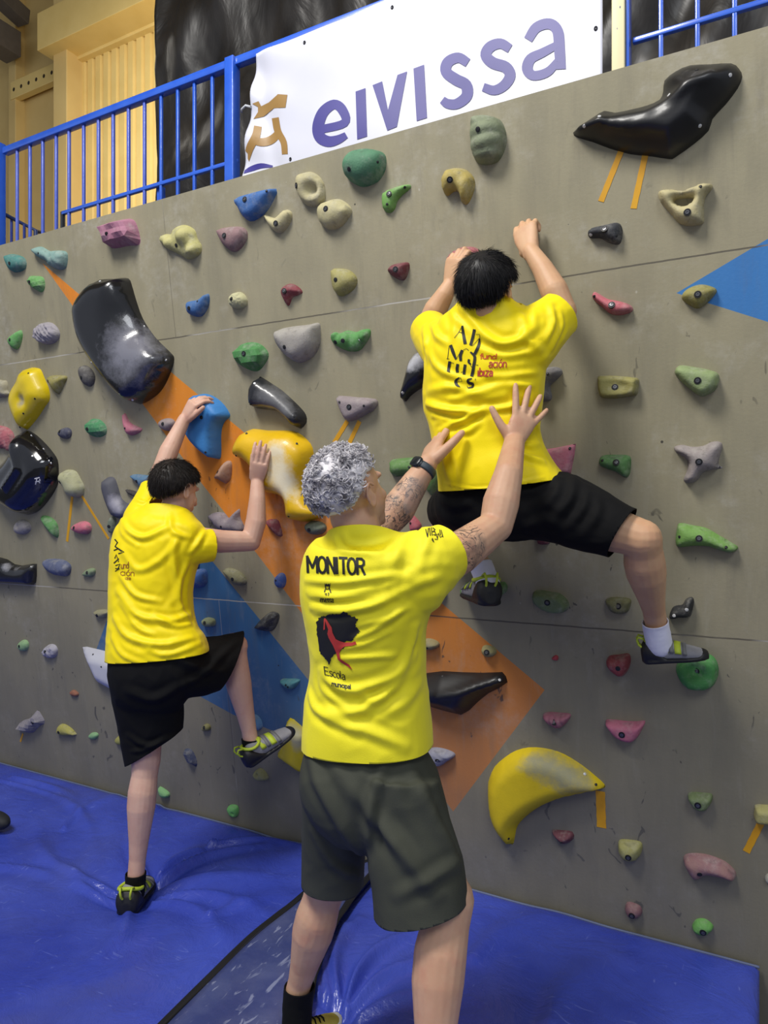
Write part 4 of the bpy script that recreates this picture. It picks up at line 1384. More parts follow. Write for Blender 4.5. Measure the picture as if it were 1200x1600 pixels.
Hd('small yellow-olive oval hold at the upper edge of the orange diamond', 'a49a58', E(763, 1018, 24, 18, 20), .03, bolt=[(762, 1018)])
Hd('khaki hold on the orange paint touching the instructor\'s shirt', '9c9058', scl([(160, 10), (200, -5), (240, 5), (257, 25), (235, 45), (200, 48), (160, 40)], 600, 1000, 3), .035, dscrews=[(669, 1011)])
Hd('lilac shell-shaped hold beside the instructor\'s waistband', '9494a8', scl([(190, 540), (220, 510), (270, 512), (320, 530), (328, 550), (290, 575), (262, 594), (235, 585)], 600, 1000, 3), .035, ribs=(1.2, .018, .004), bolt=[(686, 1187)])
Hd('pinkish grey hold in the crook of the instructor\'s right sleeve', '8d8288', scl([(690, 920), (750, 905), (835, 905), (838, 950), (800, 1000), (750, 1018), (700, 1010)], 450, 650, 3.43), .045)
Hd('green flat hold under the climber\'s left foot', '5c9040', scl([(130, 420), (150, 375), (190, 372), (230, 400), (480, 365), (530, 385), (540, 430), (510, 480), (400, 530), (300, 545), (200, 510), (150, 480)], 700, 850, 6), .07, edge=.5)
Hd('small coral pink pointed hold above the instructor\'s right shoulder', 'cf5868', scl([(650, 590), (652, 545), (665, 533), (690, 555), (712, 590), (700, 620), (660, 620)], 450, 650, 3.43), .03, dscrews=[(643, 817)])
Hd('dark red hold just under the climber\'s black shorts', '7a2c38', scl([(752, 930), (838, 935), (836, 985), (820, 1005), (770, 1006), (755, 985)], 650, 600, 4), .035)
Hd('small green hold below the instructor\'s right elbow', '6c8c3c', scl([(430, 925), (500, 925), (500, 942), (465, 955), (435, 955)], 650, 600, 4), .025)
Hd('pale grey-green hold at the boy\'s right collar', '9aa68c', scl([(448, 722), (470, 712), (530, 735), (540, 760), (480, 760)], 150, 600, 3.43), .03)
Hd('tiny white hold at the right edge near the bottom', 'a8a898', E(1201, 1373, 12, 14), .02)
print('holds', hold_count[0])

# ---------------- tape strips
M_tape = mat('yellow_orange_tape', 'd8a016', .55, c2='c88e12', ns=8)


def tape(label, pts, wpx):
    a, b = Vector(AB(*pts[0])), Vector(AB(*pts[1]))
    d = (b - a)
    n_ = Vector((-d.y, d.x)).normalized() * (wpx * .00235) / 2
    bm = bmesh.new()
    q = []
    N = 10
    for i in range(N + 1):
        c = a + d * i / N
        j = n_ * (1 + .05 * math.sin(i * 2.1))
        q.append((c + j, c - j))
    o_ = a
    for s in range(N):
        pass
    top = [[bm.verts.new((p.x - o_.x, p.y - o_.y, .0012)) for p in r] for r in q]
    bot = [[bm.verts.new((p.x - o_.x, p.y - o_.y, -.001)) for p in r] for r in q]
    for s in range(N):
        bm.faces.new((top[s][0], top[s][1], top[s + 1][1], top[s + 1][0]))
        for k in (0, 1):
            bm.faces.new((top[s][k], bot[s][k], bot[s + 1][k], top[s + 1][k]))
    bmesh.ops.recalc_face_normals(bm, faces=bm.faces)
    o = local_obj('tape_strip', bm, M_tape, smooth=False)
    pos = U * o_.x + V * o_.y
    o.matrix_world = Matrix.Translation(pos) @ WM.to_4x4()
    tag(o, label, 'tape', 'yellow tape strips marking holds')


tape('left one of two yellow tape strips under the big black winged volume', ((971, 235), (939, 315)), 8)
tape('right one of two yellow tape strips under the big black winged volume', ((1009, 239), (990, 326)), 8)
tape('upright yellow tape strip under the greenish cream knob hold', ((113, 776), (105, 846)), 7.5)
tape('slanting yellow tape strip running right from the cream knob hold', ((128, 775), (170, 842)), 6)
tape('left short tape strip under the mauve-grey triangular hold', ((543, 658), (522, 692)), 8)
tape('right short tape strip under the mauve-grey triangular hold', ((562, 658), (546, 692)), 8)
tape('wide yellow tape strip hanging at the right tip of the yellow crescent volume', ((938, 1236), (940, 1293)), 14)
tape('yellow tape strip at the right edge under the cut-off hold', ((1190, 1284), (1166, 1331)), 9)
tape('short stub of tape under the lilac-grey blocky hold', ((36, 1146), (32, 1159)), 5)

# small white maker's mark on the glossy black volume
g = []
for a_, b_ in (((54, 748), (62, 746)), ((55, 753), (61, 751.5)), ((58, 746), (55.5, 757)), ((60, 751), (62.5, 755)), ((62, 748), (62.5, 752))):
    g.append((a_, b_))
vol = [o for o in COL.objects if o.get('label', '').startswith('glossy black pointed')][0]
me_ = vol.data.copy()
me_.transform(Matrix.Translation(vol.location) @ WM.to_4x4())
bm = bmesh.new()
bm.from_mesh(me_)
bv_ = BVHTree.FromBMesh(bm)
bm.free()
mk = drape('maker_mark', [stroke(s, 1.6) for s in g], bv_, mat('white_print', 'd8d8dc', .5), None, .001, 2)
mkw = mk.location.copy()
mk.parent = vol
mk.matrix_parent_inverse = (Matrix.Translation(vol.location) @ WM.to_4x4()).inverted()
# ================================================================ PEOPLE: builders
def vox(bm, size, sm=2, name='m', factor=.5):
    bmesh.ops.recalc_face_normals(bm, faces=bm.faces)
    me = bpy.data.meshes.new(name)
    bm.to_mesh(me)
    bm.free()
    o = bpy.data.objects.new('tmp', me)
    COL.objects.link(o)
    r = o.modifiers.new('r', 'REMESH')
    r.mode = 'VOXEL'
    r.voxel_size = size
    if sm:
        s = o.modifiers.new('s', 'SMOOTH')
        s.factor = factor
        s.iterations = sm
    dg = bpy.context.evaluated_depsgraph_get()
    out = bpy.data.meshes.new_from_object(o.evaluated_get(dg))
    bpy.data.objects.remove(o)
    bpy.data.meshes.remove(me)
    return out


def ball(bm, c, r, M=None, n=14, m=10):
    """ellipsoid, r scalar or (rx, ry, rz) in the frame M."""
    r = (r, r, r) if not isinstance(r, (tuple, list)) else r
    M = M or Matrix.Identity(3)
    c = Vector(c)
    X, Y, Z = M.col[0], M.col[1], M.col[2]
    rings = []
    for j in range(1, m):
        a = math.pi * j / m
        rings.append(ring(bm, c + Z * (r[2] * math.cos(a)), X * (r[0] * math.sin(a)), Y * (r[1] * math.sin(a)), n))
    for r0, r1 in zip(rings, rings[1:]):
        for k in range(n):
            bm.faces.new((r0[k], r1[k], r1[(k + 1) % n], r0[(k + 1) % n]))
    for rg, z in ((rings[0], 1), (rings[-1], -1)):
        v = bm.verts.new(c + Z * r[2] * z)
        for k in range(n):
            f = (rg[k], rg[(k + 1) % n], v) if z > 0 else (rg[(k + 1) % n], rg[k], v)
            bm.faces.new(f)


def limb(bm, pts, rad, n=16, flat=None):
    """tapered round limb through joints, balls at the joints."""
    pts = [Vector(p) for p in pts]
    for i in range(len(pts) - 1):
        p, q = pts[i], pts[i + 1]
        d = (q - p).normalized()
        a = d.orthogonal().normalized()
        b = d.cross(a)
        bridge(bm, [ring(bm, p.lerp(q, t), a * (rad[i] + (rad[i + 1] - rad[i]) * t), b * (rad[i] + (rad[i + 1] - rad[i]) * t), n) for t in (0, .33, .67, 1)])
    for p, r in zip(pts, rad):
        ball(bm, p, r, n=n, m=8)


def loft(bm, secs, sq=2.3, n=28, sub=4):
    """secs: (left point, right point, half thickness)."""
    q = [(Vector(a), Vector(b), t) for a, b, t in secs]
    Ls = smooth_open([s[0] for s in q], sub)
    Rs = smooth_open([s[1] for s in q], sub)
    Ts = smooth_open([Vector((s[2], 0, 0)) for s in q], sub)
    rings = []
    m = len(Ls)
    for i in range(m):
        c = (Ls[i] + Rs[i]) / 2
        a = (Rs[i] - Ls[i]) / 2
        i0, i1 = max(i - 1, 0), min(i + 1, m - 1)
        ax = ((Ls[i1] + Rs[i1]) - (Ls[i0] + Rs[i0])).normalized()
        b = a.cross(ax).normalized() * Ts[i].x
        rings.append(ring(bm, c, a, b, n, sq))
    bridge(bm, rings)


def frame(fwd, up):
    y = Vector(fwd).normalized()
    x = y.cross(Vector(up)).normalized()
    z = x.cross(y).normalized()
    return Matrix((x, y, z)).transposed()


def head_geo(bm, c, M, s=1.0):
    c = Vector(c)

    def P(x, y, z):
        return c + M @ Vector((x * s, y * s, z * s))

    def el(p, r):
        ball(bm, P(*p), tuple(k * s for k in r), M, 20, 14)
    el((0, -.008, .028), (.074, .094, .084))
    el((0, .028, -.022), (.062, .066, .082))
    el((0, .040, -.072), (.045, .045, .036))
    el((0, .078, .030), (.050, .018, .014))
    el((.036, .062, -.022), (.020, .022, .020))
    el((-.036, .062, -.022), (.020, .022, .020))
    limb(bm, [P(0, .090, .018), P(0, .106, -.012), P(0, .112, -.026)], [.007 * s, .009 * s, .012 * s], 10)
    el((.011, .099, -.028), (.008, .010, .008))
    el((-.011, .099, -.028), (.008, .010, .008))
    el((0, .088, -.052), (.024, .012, .006))
    el((0, .087, -.061), (.020, .012, .006))
    el((0, .078, -.092), (.018, .014, .014))
    for sx in (1, -1):
        pts = []
        for k in range(11):
            a = -2.0 + k * .44
            pts.append(P(sx * (.079 + .007 * math.sin(a * .5 + 1)), -.016 - .017 * math.cos(a) + .003, -.004 + .030 * math.sin(a)))
        limb(bm, pts, [.0046 * s] * 11, 8)
        el((sx * .076, -.012, -.008), (.006, .014, .024))
        limb(bm, [P(sx * .078, .002, -.008), P(sx * .080, -.004, -.026), P(sx * .080, -.012, -.032)], [.005 * s, .005 * s, .006 * s], 8)


def hand_geo(bm, wrist, d, pn, side, curl=(.5,) * 4, spread=.12, thumb=(.9, .35, .3), s=1.0, first=.0, k2=1.1, fr=1.0):
    """d: wrist to knuckles; pn: out of the palm; side: +1 or -1, thumb side along d x pn."""
    d = Vector(d).normalized()
    pn = Vector(pn)
    pn = (pn - d * pn.dot(d)).normalized()
    sd = d.cross(pn).normalized() * side
    wrist = Vector(wrist)

    def P(a, b, c):
        return wrist + (d * a + sd * b + pn * c) * s
    # palm
    rings = []
    for a, w_, t, o_ in ((-.02, .025, .019, 0), (.0, .027, .019, 0), (.025, .034, .018, .002), (.055, .040, .016, .002), (.080, .041, .0135, 0), (.092, .037, .011, 0)):
        rings.append(ring(bm, P(a, o_, 0), sd * w_ * s, pn * t * s, 18, 2.6))
    bridge(bm, rings)
    lens = ((.044, .026, .020), (.048, .030, .021), (.044, .028, .020), (.034, .021, .018))
    for i in range(4):
        b = .031 - i * .0205
        base = P(.086 - (.004 if i in (0, 2) else 0) - (.010 if i == 3 else 0), b, 0)
        ang = spread * (1.5 - i)
        dd = (d * math.cos(ang) + sd * math.sin(ang)).normalized()
        ax = dd.cross(pn).normalized()
        cu = curl[i]
        pts = [base - dd * .02 * s, base]
        cur = base
        th = first
        for j, L in enumerate(lens[i]):
            th += cu * (1.0 if j == 0 else k2)
            v = dd * math.cos(th) + pn * math.sin(th)
            cur = cur + v * L * s
            pts.append(cur)
        r = (.0096 if i < 3 else .0084) * fr
        limb(bm, pts, [r * s * 1.05, r * s * 1.08, r * s, r * s * .94, r * s * .8], 12)
    # thumb
    a0, bend, lift = thumb
    p0 = P(.012, .022, .006)
    v = (d * math.cos(a0) + sd * math.sin(a0) + pn * lift).normalized()
    p1 = p0 + v * .042 * s
    v2 = (v + (d * .8 - sd * .1) * bend).normalized()
    p2 = p1 + v2 * .032 * s
    v3 = (v2 + (d * .6 - sd * .1) * bend).normalized()
    p3 = p2 + v3 * .025 * s
    limb(bm, [p0, p1, p2, p3], [.017 * s, .0135 * s, .0115 * s, .0095 * s], 12)


def calf(bm, k, a, back, s=1.0):
    d = a - k
    back = Vector(back)
    rs = ((0, .056, 0), (.12, .053, .004), (.26, .058, .012), (.40, .057, .012), (.55, .049, .008), (.72, .040, .003), (.88, .034, 0), (1, .034, 0))
    pts = [k + d * t + back * b * s for t, r, b in rs]
    limb(bm, pts, [r * s for t, r, b in rs], 18)


def skin_mat(name, c, c2, red, tattoo=False):
    m = bpy.data.materials.new(name)
    t = NT(m)
    base = t.mix(t.ramp(t.noise(9, 4), .35, .65), lin(c), lin(c2))
    base = t.mix(t.m('MULTIPLY', t.ramp(t.noise(22, 3), .5, .75), .4), base, lin(red))
    if tattoo:
        ink = t.n('ShaderNodeAttribute', attribute_name='ink').outputs['Fac']
        l1 = t.m('ABSOLUTE', t.m('SUBTRACT', t.noise(22, 2, .5, None, 1.5), .5))
        l2 = t.m('ABSOLUTE', t.m('SUBTRACT', t.noise(40, 2, .5, None, .8), .5))
        ln = t.m('MAXIMUM', t.ramp(l1, .035, .008), t.m('MULTIPLY', t.ramp(l2, .03, .005), .8))
        sh = t.m('MULTIPLY', t.ramp(t.noise(16, 3), .42, .62), .6)
        f = t.m('MULTIPLY', t.m('MAXIMUM', ln, sh), t.m('MULTIPLY', ink, .85))
        base = t.mix(f, base, lin('2c3238'))
        st = t.n('ShaderNodeAttribute', attribute_name='stubble').outputs['Fac']
        base = t.mix(t.m('MULTIPLY', st, .5), base, lin('8a7f7c'))
    t.put(t.bsdf.inputs['Base Color'], base)
    t.bsdf.inputs['Roughness'].default_value = .55
    t.bsdf.inputs['Subsurface Weight'].default_value = .06
    t.bsdf.inputs['Subsurface Scale'].default_value = .02
    t.bump(t.noise(160, 3), .0006, .35)
    return m


def attr(me, name, vals):
    a = me.attributes.new(name, 'FLOAT', 'POINT')
    a.data.foreach_set('value', np.asarray(vals, np.float32))


def cos_of(me):
    a = np.empty(len(me.vertices) * 3)
    me.vertices.foreach_get('co', a)
    return a.reshape(-1, 3)


def bvh_of(me):
    return BVHTree.FromPolygons([v.co for v in me.vertices], [tuple(p.vertices) for p in me.polygons])


def cloth(bm, size, cuts, folds=(), nz=.004, nsc=9, sm=3, th=.003, seed=0, stretch=(1, 1, 1), name='cloth'):
    """one garment: join, fold, then cut the openings; cuts: (centre, outward normal, radius)."""
    me = vox(bm, size, sm, name)
    bvh = bvh_of(me)
    co = cos_of(me)
    n = len(me.vertices)
    no = np.empty(n * 3)
    me.vertices.foreach_get('normal', no)
    no = no.reshape(-1, 3)
    disp = np.zeros(n)
    for pts, wd, amp in folds:
        q = []
        for p in smooth_open([Vector((a[0], a[1])) for a in pts], 4):
            h = bvh.ray_cast(CAM, ray(p.x, p.y).normalized())
            if h[0]:
                q.append(np.array(h[0]))
        if len(q) < 2:
            continue
        L = len(q) - 1
        best = np.full(n, 1e9)
        tt = np.zeros(n)
        for i in range(L):
            a, b = q[i], q[i + 1]
            ab = b - a
            if (ab @ ab) > .01:
                continue
            t = np.clip(((co - a) @ ab) / (ab @ ab + 1e-12), 0, 1)
            d = np.sqrt(((co - a - t[:, None] * ab) ** 2).sum(1))
            k = d < best
            best[k] = d[k]
            tt[k] = (i + t[k]) / L
        env = np.sin(np.clip(tt * .9 + .05, 0, 1) * math.pi) ** .6
        disp += amp * env * (np.exp(-(best / wd) ** 2) - .5 * np.exp(-((best - 1.9 * wd) / wd) ** 2))
    st = np.array(stretch)
    for i in range(n):
        p = Vector(co[i] * st * nsc)
        v = noise.noise(p + Vector((seed, 0, 0)))
        v2 = 1 - abs(noise.noise(p * 1.7 + Vector((0, seed, 5)))) * 2.6
        disp[i] += nz * (v + .5 * max(v2, 0))
    co = co + no * disp[:, None]
    me.vertices.foreach_set('co', co.ravel())
    me.update()
    bm = bmesh.new()
    bm.from_mesh(me)
    for c, nn, r in cuts:
        c, nn = Vector(c), Vector(nn).normalized()
        fs = [f for f in bm.faces if (f.calc_center_median() - c).length < r]
        g = set(fs)
        for f in fs:
            g.update(f.edges)
            g.update(f.verts)
        bmesh.ops.bisect_plane(bm, geom=list(g), plane_co=c, plane_no=nn, clear_outer=True, clear_inner=False)
    # hem: fold the rim inwards
    me2 = bpy.data.meshes.new(name)
    # keep the biggest island only
    seen, isl = set(), []
    for f in bm.faces:
        if f in seen:
            continue
        st_ = [f]
        seen.add(f)
        cur = []
        while st_:
            x = st_.pop()
            cur.append(x)
            for e in x.edges:
                for y in e.link_faces:
                    if y not in seen:
                        seen.add(y)
                        st_.append(y)
        isl.append(cur)
    isl.sort(key=len, reverse=True)
    dead = [f for k in isl[1:] for f in k]
    if dead:
        bmesh.ops.delete(bm, geom=dead, context='FACES')
    # raised stitched hem line close to each opening
    bm.to_mesh(me2)
    bm.free()
    return me2


def thicken(o, th=.003):
    m = o.modifiers.new('cloth', 'SOLIDIFY')
    m.thickness = th
    m.offset = -1
    return o


def fabric(name, c, c2, rough=.7, sheen=.2, bump=.0008):
    m = bpy.data.materials.new(name)
    t = NT(m)
    t.put(t.bsdf.inputs['Base Color'], t.mix(t.ramp(t.noise(4, 3), .35, .65), lin(c), lin(c2)))
    t.bsdf.inputs['Roughness'].default_value = rough
    t.bsdf.inputs['Specular IOR Level'].default_value = .25
    t.bsdf.inputs['Sheen Weight'].default_value = sheen
    t.bump(t.noise(300, 2), bump, .4)
    return m


def hair_obj(parent, c, M, s, mt, style, label=None, seed=1):
    rr = random.Random(seed)
    c = Vector(c)

    def base(v):
        # skull surface slightly outside the head
        y = v.y
        r = Vector((v.x * .078, v.y * .099 - .008, v.z * .089 + .028))
        return r

    def line(v):
        y = v.y
        if style == 'curly':
            pts = ((-1, -.66), (-.5, -.52), (-.28, -.20), (-.12, .06), (.05, .26), (.35, .24), (.55, .50), (1, .62))
        elif style == 'short':
            pts = ((-1, -.80), (-.5, -.72), (-.22, -.36), (.0, .10), (.3, .08), (.5, .32), (1, .50))
        else:
            pts = ((-1, -.88), (-.45, -.78), (-.2, -.34), (.02, .10), (.35, .08), (.55, .35), (1, .52))
        for (a, za), (b, zb) in zip(pts, pts[1:]):
            if y <= b:
                return za + (zb - za) * (y - a) / (b - a)
        return pts[-1][1]
    bm = bmesh.new()
    # cap: shell of the hair mass
    n, m = 64, 48
    grid = []
    for j in range(m + 1):
        row = []
        a = math.pi * .88 * j / m
        for i in range(n):
            b = 2 * math.pi * i / n
            v = Vector((math.sin(a) * math.cos(b), math.sin(a) * math.sin(b), math.cos(a)))
            p = base(v)
            ln = line(v)
            k = max(0, min(1, (v.z - ln) / .35))
            if style == 'curly':
                t = (.001 + .007 * k ** .8) * (1 + .8 * noise.noise(v * 6)) + .003 * k * noise.noise(v * 15)
            elif style == 'short':
                t = .002 + .009 * k ** .8 + .003 * noise.noise(v * 6)
            else:
                t = .002 + .012 * k ** .7 + .004 * noise.noise(v * 4)
            if style != 'curly':
                t *= max(0, min(1, (v.z - ln) / .25)) ** .7
            if v.z < ln:
                t = -.012
            p = p + v * t
            row.append(bm.verts.new(c + M @ (p * s)))
        grid.append(row)
    for j in range(m):
        for i in range(n):
            bm.faces.new((grid[j][i], grid[j][(i + 1) % n], grid[j + 1][(i + 1) % n], grid[j + 1][i]))
    N = 6000 if style == 'curly' else 6000
    made = 0
    if style == 'curly':
        made = N
        locks = 0
        while locks < 620:
            v = Vector((rr.gauss(0, 1), rr.gauss(0, 1), rr.gauss(0, 1))).normalized()
            ln = line(v)
            if v.z < ln + rr.random() * .06:
                continue
            locks += 1
            k = max(0, min(1, (v.z - ln) / .45))
            p = base(v) + v * .002
            L = .008 + .026 * k
            tg = Vector((rr.gauss(0, 1), rr.gauss(0, 1) - .3, rr.gauss(0, 1)))
            tg = (tg - v * tg.dot(v)).normalized()
            bt = v.cross(tg)
            R_ = (.0025 + .0055 * k) * (.7 + .6 * rr.random())
            ph, tw = rr.random() * 6, 3.6 + 2 * rr.random()
            guide = []
            for q in range(9):
                u = q / 8
                an = ph + u * tw
                guide.append(p + v * (L * (.75 * u - .35 * u * u) + .002 * math.sin(an)) + tg * (R_ * math.cos(an) + L * u * .5) + bt * R_ * math.sin(an))
            for q in range(11):
                oa, orr = rr.random() * 6.28, .0028 * math.sqrt(rr.random()) * (.5 + .7 * k)
                o3 = v * (orr * math.cos(oa)) + bt * (orr * math.sin(oa))
                pts = [g_ + o3 * (1 - .6 * i / 8) + tg * rr.uniform(-.0006, .0006) for i, g_ in enumerate(guide)]
                W3 = [c + M @ (x * s) for x in pts]
                tube(bm, W3, [.00075 * s * (1 - .6 * i / 8) for i in range(9)], 3, False)
    while made < N:
        v = Vector((rr.gauss(0, 1), rr.gauss(0, 1), rr.gauss(0, 1))).normalized()
        ln = line(v)
        if v.z < ln + rr.random() * .05:
            continue
        made += 1
        k = max(0, min(1, (v.z - ln) / .35))
        p = base(v) + v * (.001 + (.009 * k if style == 'curly' else .008 * k))
        if style == 'curly':
            L = .006 + .026 * k
            r0 = .0008 + .0008 * k
            nrm = v
            tg = Vector((rr.gauss(0, 1), rr.gauss(0, 1), rr.gauss(0, 1)))
            tg = (tg - nrm * tg.dot(nrm)).normalized()
            bt = nrm.cross(tg)
            R_ = (.003 + .005 * rr.random()) * (.35 + .65 * k)
            ph = rr.random() * 6
            pts = []
            for q in range(7):
                u = q / 6
                an = ph + u * 4.6
                pts.append(p + nrm * (L * u * .42 + .002 * math.sin(an)) + tg * (R_ * math.cos(an) + L * u * .55) + bt * R_ * math.sin(an))
        else:
            L = (.016 + .014 * k) * (1 if style == 'short' else 1.3)
            r0 = .0009
            whorl = Vector((.25, -.65, .75)).normalized()
            comb = (v - whorl * v.dot(whorl))
            if comb.length < .05:
                comb = Vector((1, 0, 0))
            comb = comb.normalized()
            down = Vector((0, -.1, -1))
            dr = comb * .9 + down * (.5 if v.z < .5 else .1)
            dr = dr - v * dr.dot(v)
            dr = (dr.normalized() + Vector((rr.gauss(0, .14), rr.gauss(0, .14), rr.gauss(0, .14))))
            lift = .16 + .16 * rr.random()
            pts = [p + (dr * u + v * (lift * u - .20 * u * u)) * L for u in (0, .3, .6, 1)]
        W3 = [c + M @ (q * s) for q in pts]
        tube(bm, W3, [r0 * s * (1 - .75 * i / (len(W3) - 1)) for i in range(len(W3))], 3, False)
    bmesh.ops.recalc_face_normals(bm, faces=bm.faces)
    return obj('hair', bm, mt, parent)


def hair_mat(name, c, c2, c3=None, rough=.45):
    m = bpy.data.materials.new(name)
    t = NT(m)
    b = t.mix(t.ramp(t.noise(60, 3), .35, .65), lin(c), lin(c2))
    if c3:
        b = t.mix(t.ramp(t.noise(26, 3), .50, .62), b, lin(c3))
    t.put(t.bsdf.inputs['Base Color'], b)
    t.bsdf.inputs['Roughness'].default_value = rough
    t.bsdf.inputs['Specular IOR Level'].default_value = .35
    return m


def shoe(parent, heel, toe, up, name, mu, mr, ms, L=None, kind='climb', tabs=True, s=1.0):
    heel, toe = Vector(heel), Vector(toe)
    L = L or (toe - heel).length
    X = (toe - heel).normalized()
    Z = Vector(up)
    Z = (Z - X * Z.dot(X)).normalized()
    Y = Z.cross(X)
    s = s * L / .26

    def P(x, y, z):
        return heel + X * (x * L) + Y * (y * s) + Z * (z * s)
    secs = ((.0, .020, .040, .004), (.05, .030, .058, 0), (.18, .034, .070, 0), (.34, .036, .072, 0), (.50, .041, .060, 0), (.66, .046, .046, 0), (.82, .044, .034, 0), (.93, .034, .026, 0), (1.0, .016, .018, .002))
    bm = bmesh.new()
    rings = [ring(bm, P(t, 0, z0 + h / 2), Y * w_ * s, Z * h / 2 * s, 20, 2.5) for t, w_, h, z0 in secs]
    bridge(bm, rings)
    limb(bm, [P(.22, 0, .035), P(.21, 0, .048 if kind == 'climb' else .07)], [.034 * s, .033 * s])
    me = vox(bm, .004, 2, name)
    u = obj(name, me, mu, parent)
    # rubber
    bm = bmesh.new()
    hz_ = .017 if kind == 'climb' else .026
    rings = [ring(bm, P(t * 1.02 - .01, 0, hz_ / 2 - .003), Y * (w_ + .004) * s, Z * (hz_ / 2 + .002) * s, 20, 3) for t, w_, h, z0 in secs]
    bridge(bm, rings)
    if kind == 'climb':
        bridge(bm, [ring(bm, P(t, 0, h / 2), Y * w_ * s, Z * h / 2 * s, 20, 2.3) for t, w_, h in ((-.045, .014, .040), (-.02, .030, .058), (.03, .037, .072), (.10, .040, .074), (.17, .040, .062), (.25, .039, .04), (.33, .038, .02))])
        bridge(bm, [ring(bm, P(t, 0, h / 2), Y * w_ * s, Z * h / 2 * s, 20, 2.3) for t, w_, h in ((.86, .043, .018), (.92, .038, .027), (.97, .03, .025), (1.02, .018, .018))])
    me = vox(bm, .004, 2, name)
    obj('rubber_sole' if kind == 'climb' else 'sole', me, mr, u)
    # straps over the instep
    for t, bw, bmat, bn in (((.37, .045, M_lime, 'lime_panel'), (.46, .032, M_strap, 'strap'), (.56, .05, M_lime, 'lime_panel'), (.66, .032, M_strap, 'strap')) if kind == 'climb' else ()):
        w_ = np.interp(t, (.34, .5, .66, .82), (.0365, .0415, .0465, .0445))
        h = np.interp(t, (.34, .5, .66, .82), (.071, .060, .047, .035))
        bm = bmesh.new()
        rows = []
        for k in range(13):
            a = math.pi * (.02 + .96 * k / 12)
            row = []
            for dx, rr_ in ((-bw, .98), (-bw, 1.05 + .03 * (bn == 'strap')), (bw, 1.05 + .03 * (bn == 'strap')), (bw, .98)):
                hh = h * (1 - dx * 1.3)
                row.append(bm.verts.new(P(t + dx + .02 * math.cos(a), w_ * rr_ * math.cos(a) * 1.02, hh / 2 + hh / 2 * rr_ * math.sin(a) * 1.05)))
            rows.append(row)
        for r0, r1 in zip(rows, rows[1:]):
            for k in range(4):
                bm.faces.new((r0[k], r0[(k + 1) % 4], r1[(k + 1) % 4], r1[k]))
        bm.faces.new(rows[0])
        bm.faces.new(rows[-1][::-1])
        bmesh.ops.recalc_face_normals(bm, faces=bm.faces)
        obj(bn, bm, bmat, u)
    if kind == 'climb':
        bm = bmesh.new()
        cc_ = [P(.21 + .165 * math.cos(a), .036 * math.sin(a), .074 - .004 * math.cos(a) - .010 * math.sin(a) ** 2) for a in [k * math.pi / 10 for k in range(20)]]
        tube(bm, cc_ + cc_[:2], .006 * s, 8)
        obj('collar', bm, M_lime, u)
    if kind == 'climb' and tabs:
        for sy in (-1, 1):
            bm = bmesh.new()
            tube(bm, [P(-.0, .012 * sy, .050), P(-.06, .014 * sy, .062), P(-.075, .016 * sy, .078), P(-.04, .018 * sy, .088), P(.04, .02 * sy, .080)], .0035 * s, 8)
            obj('pull_tab', bm, M_lime, u)
    if kind != 'climb':
        for t, h in ((.36, .074), (.45, .068), (.54, .060), (.62, .053)):
            bm = bmesh.new()
            tube(bm, [P(t, -.026, h - .012), P(t + .02, -.01, h + .001), P(t + .02, .01, h + .001), P(t, .026, h - .012)], .0035 * s, 8)
            obj('lace', bm, M_blk, u)
    return u


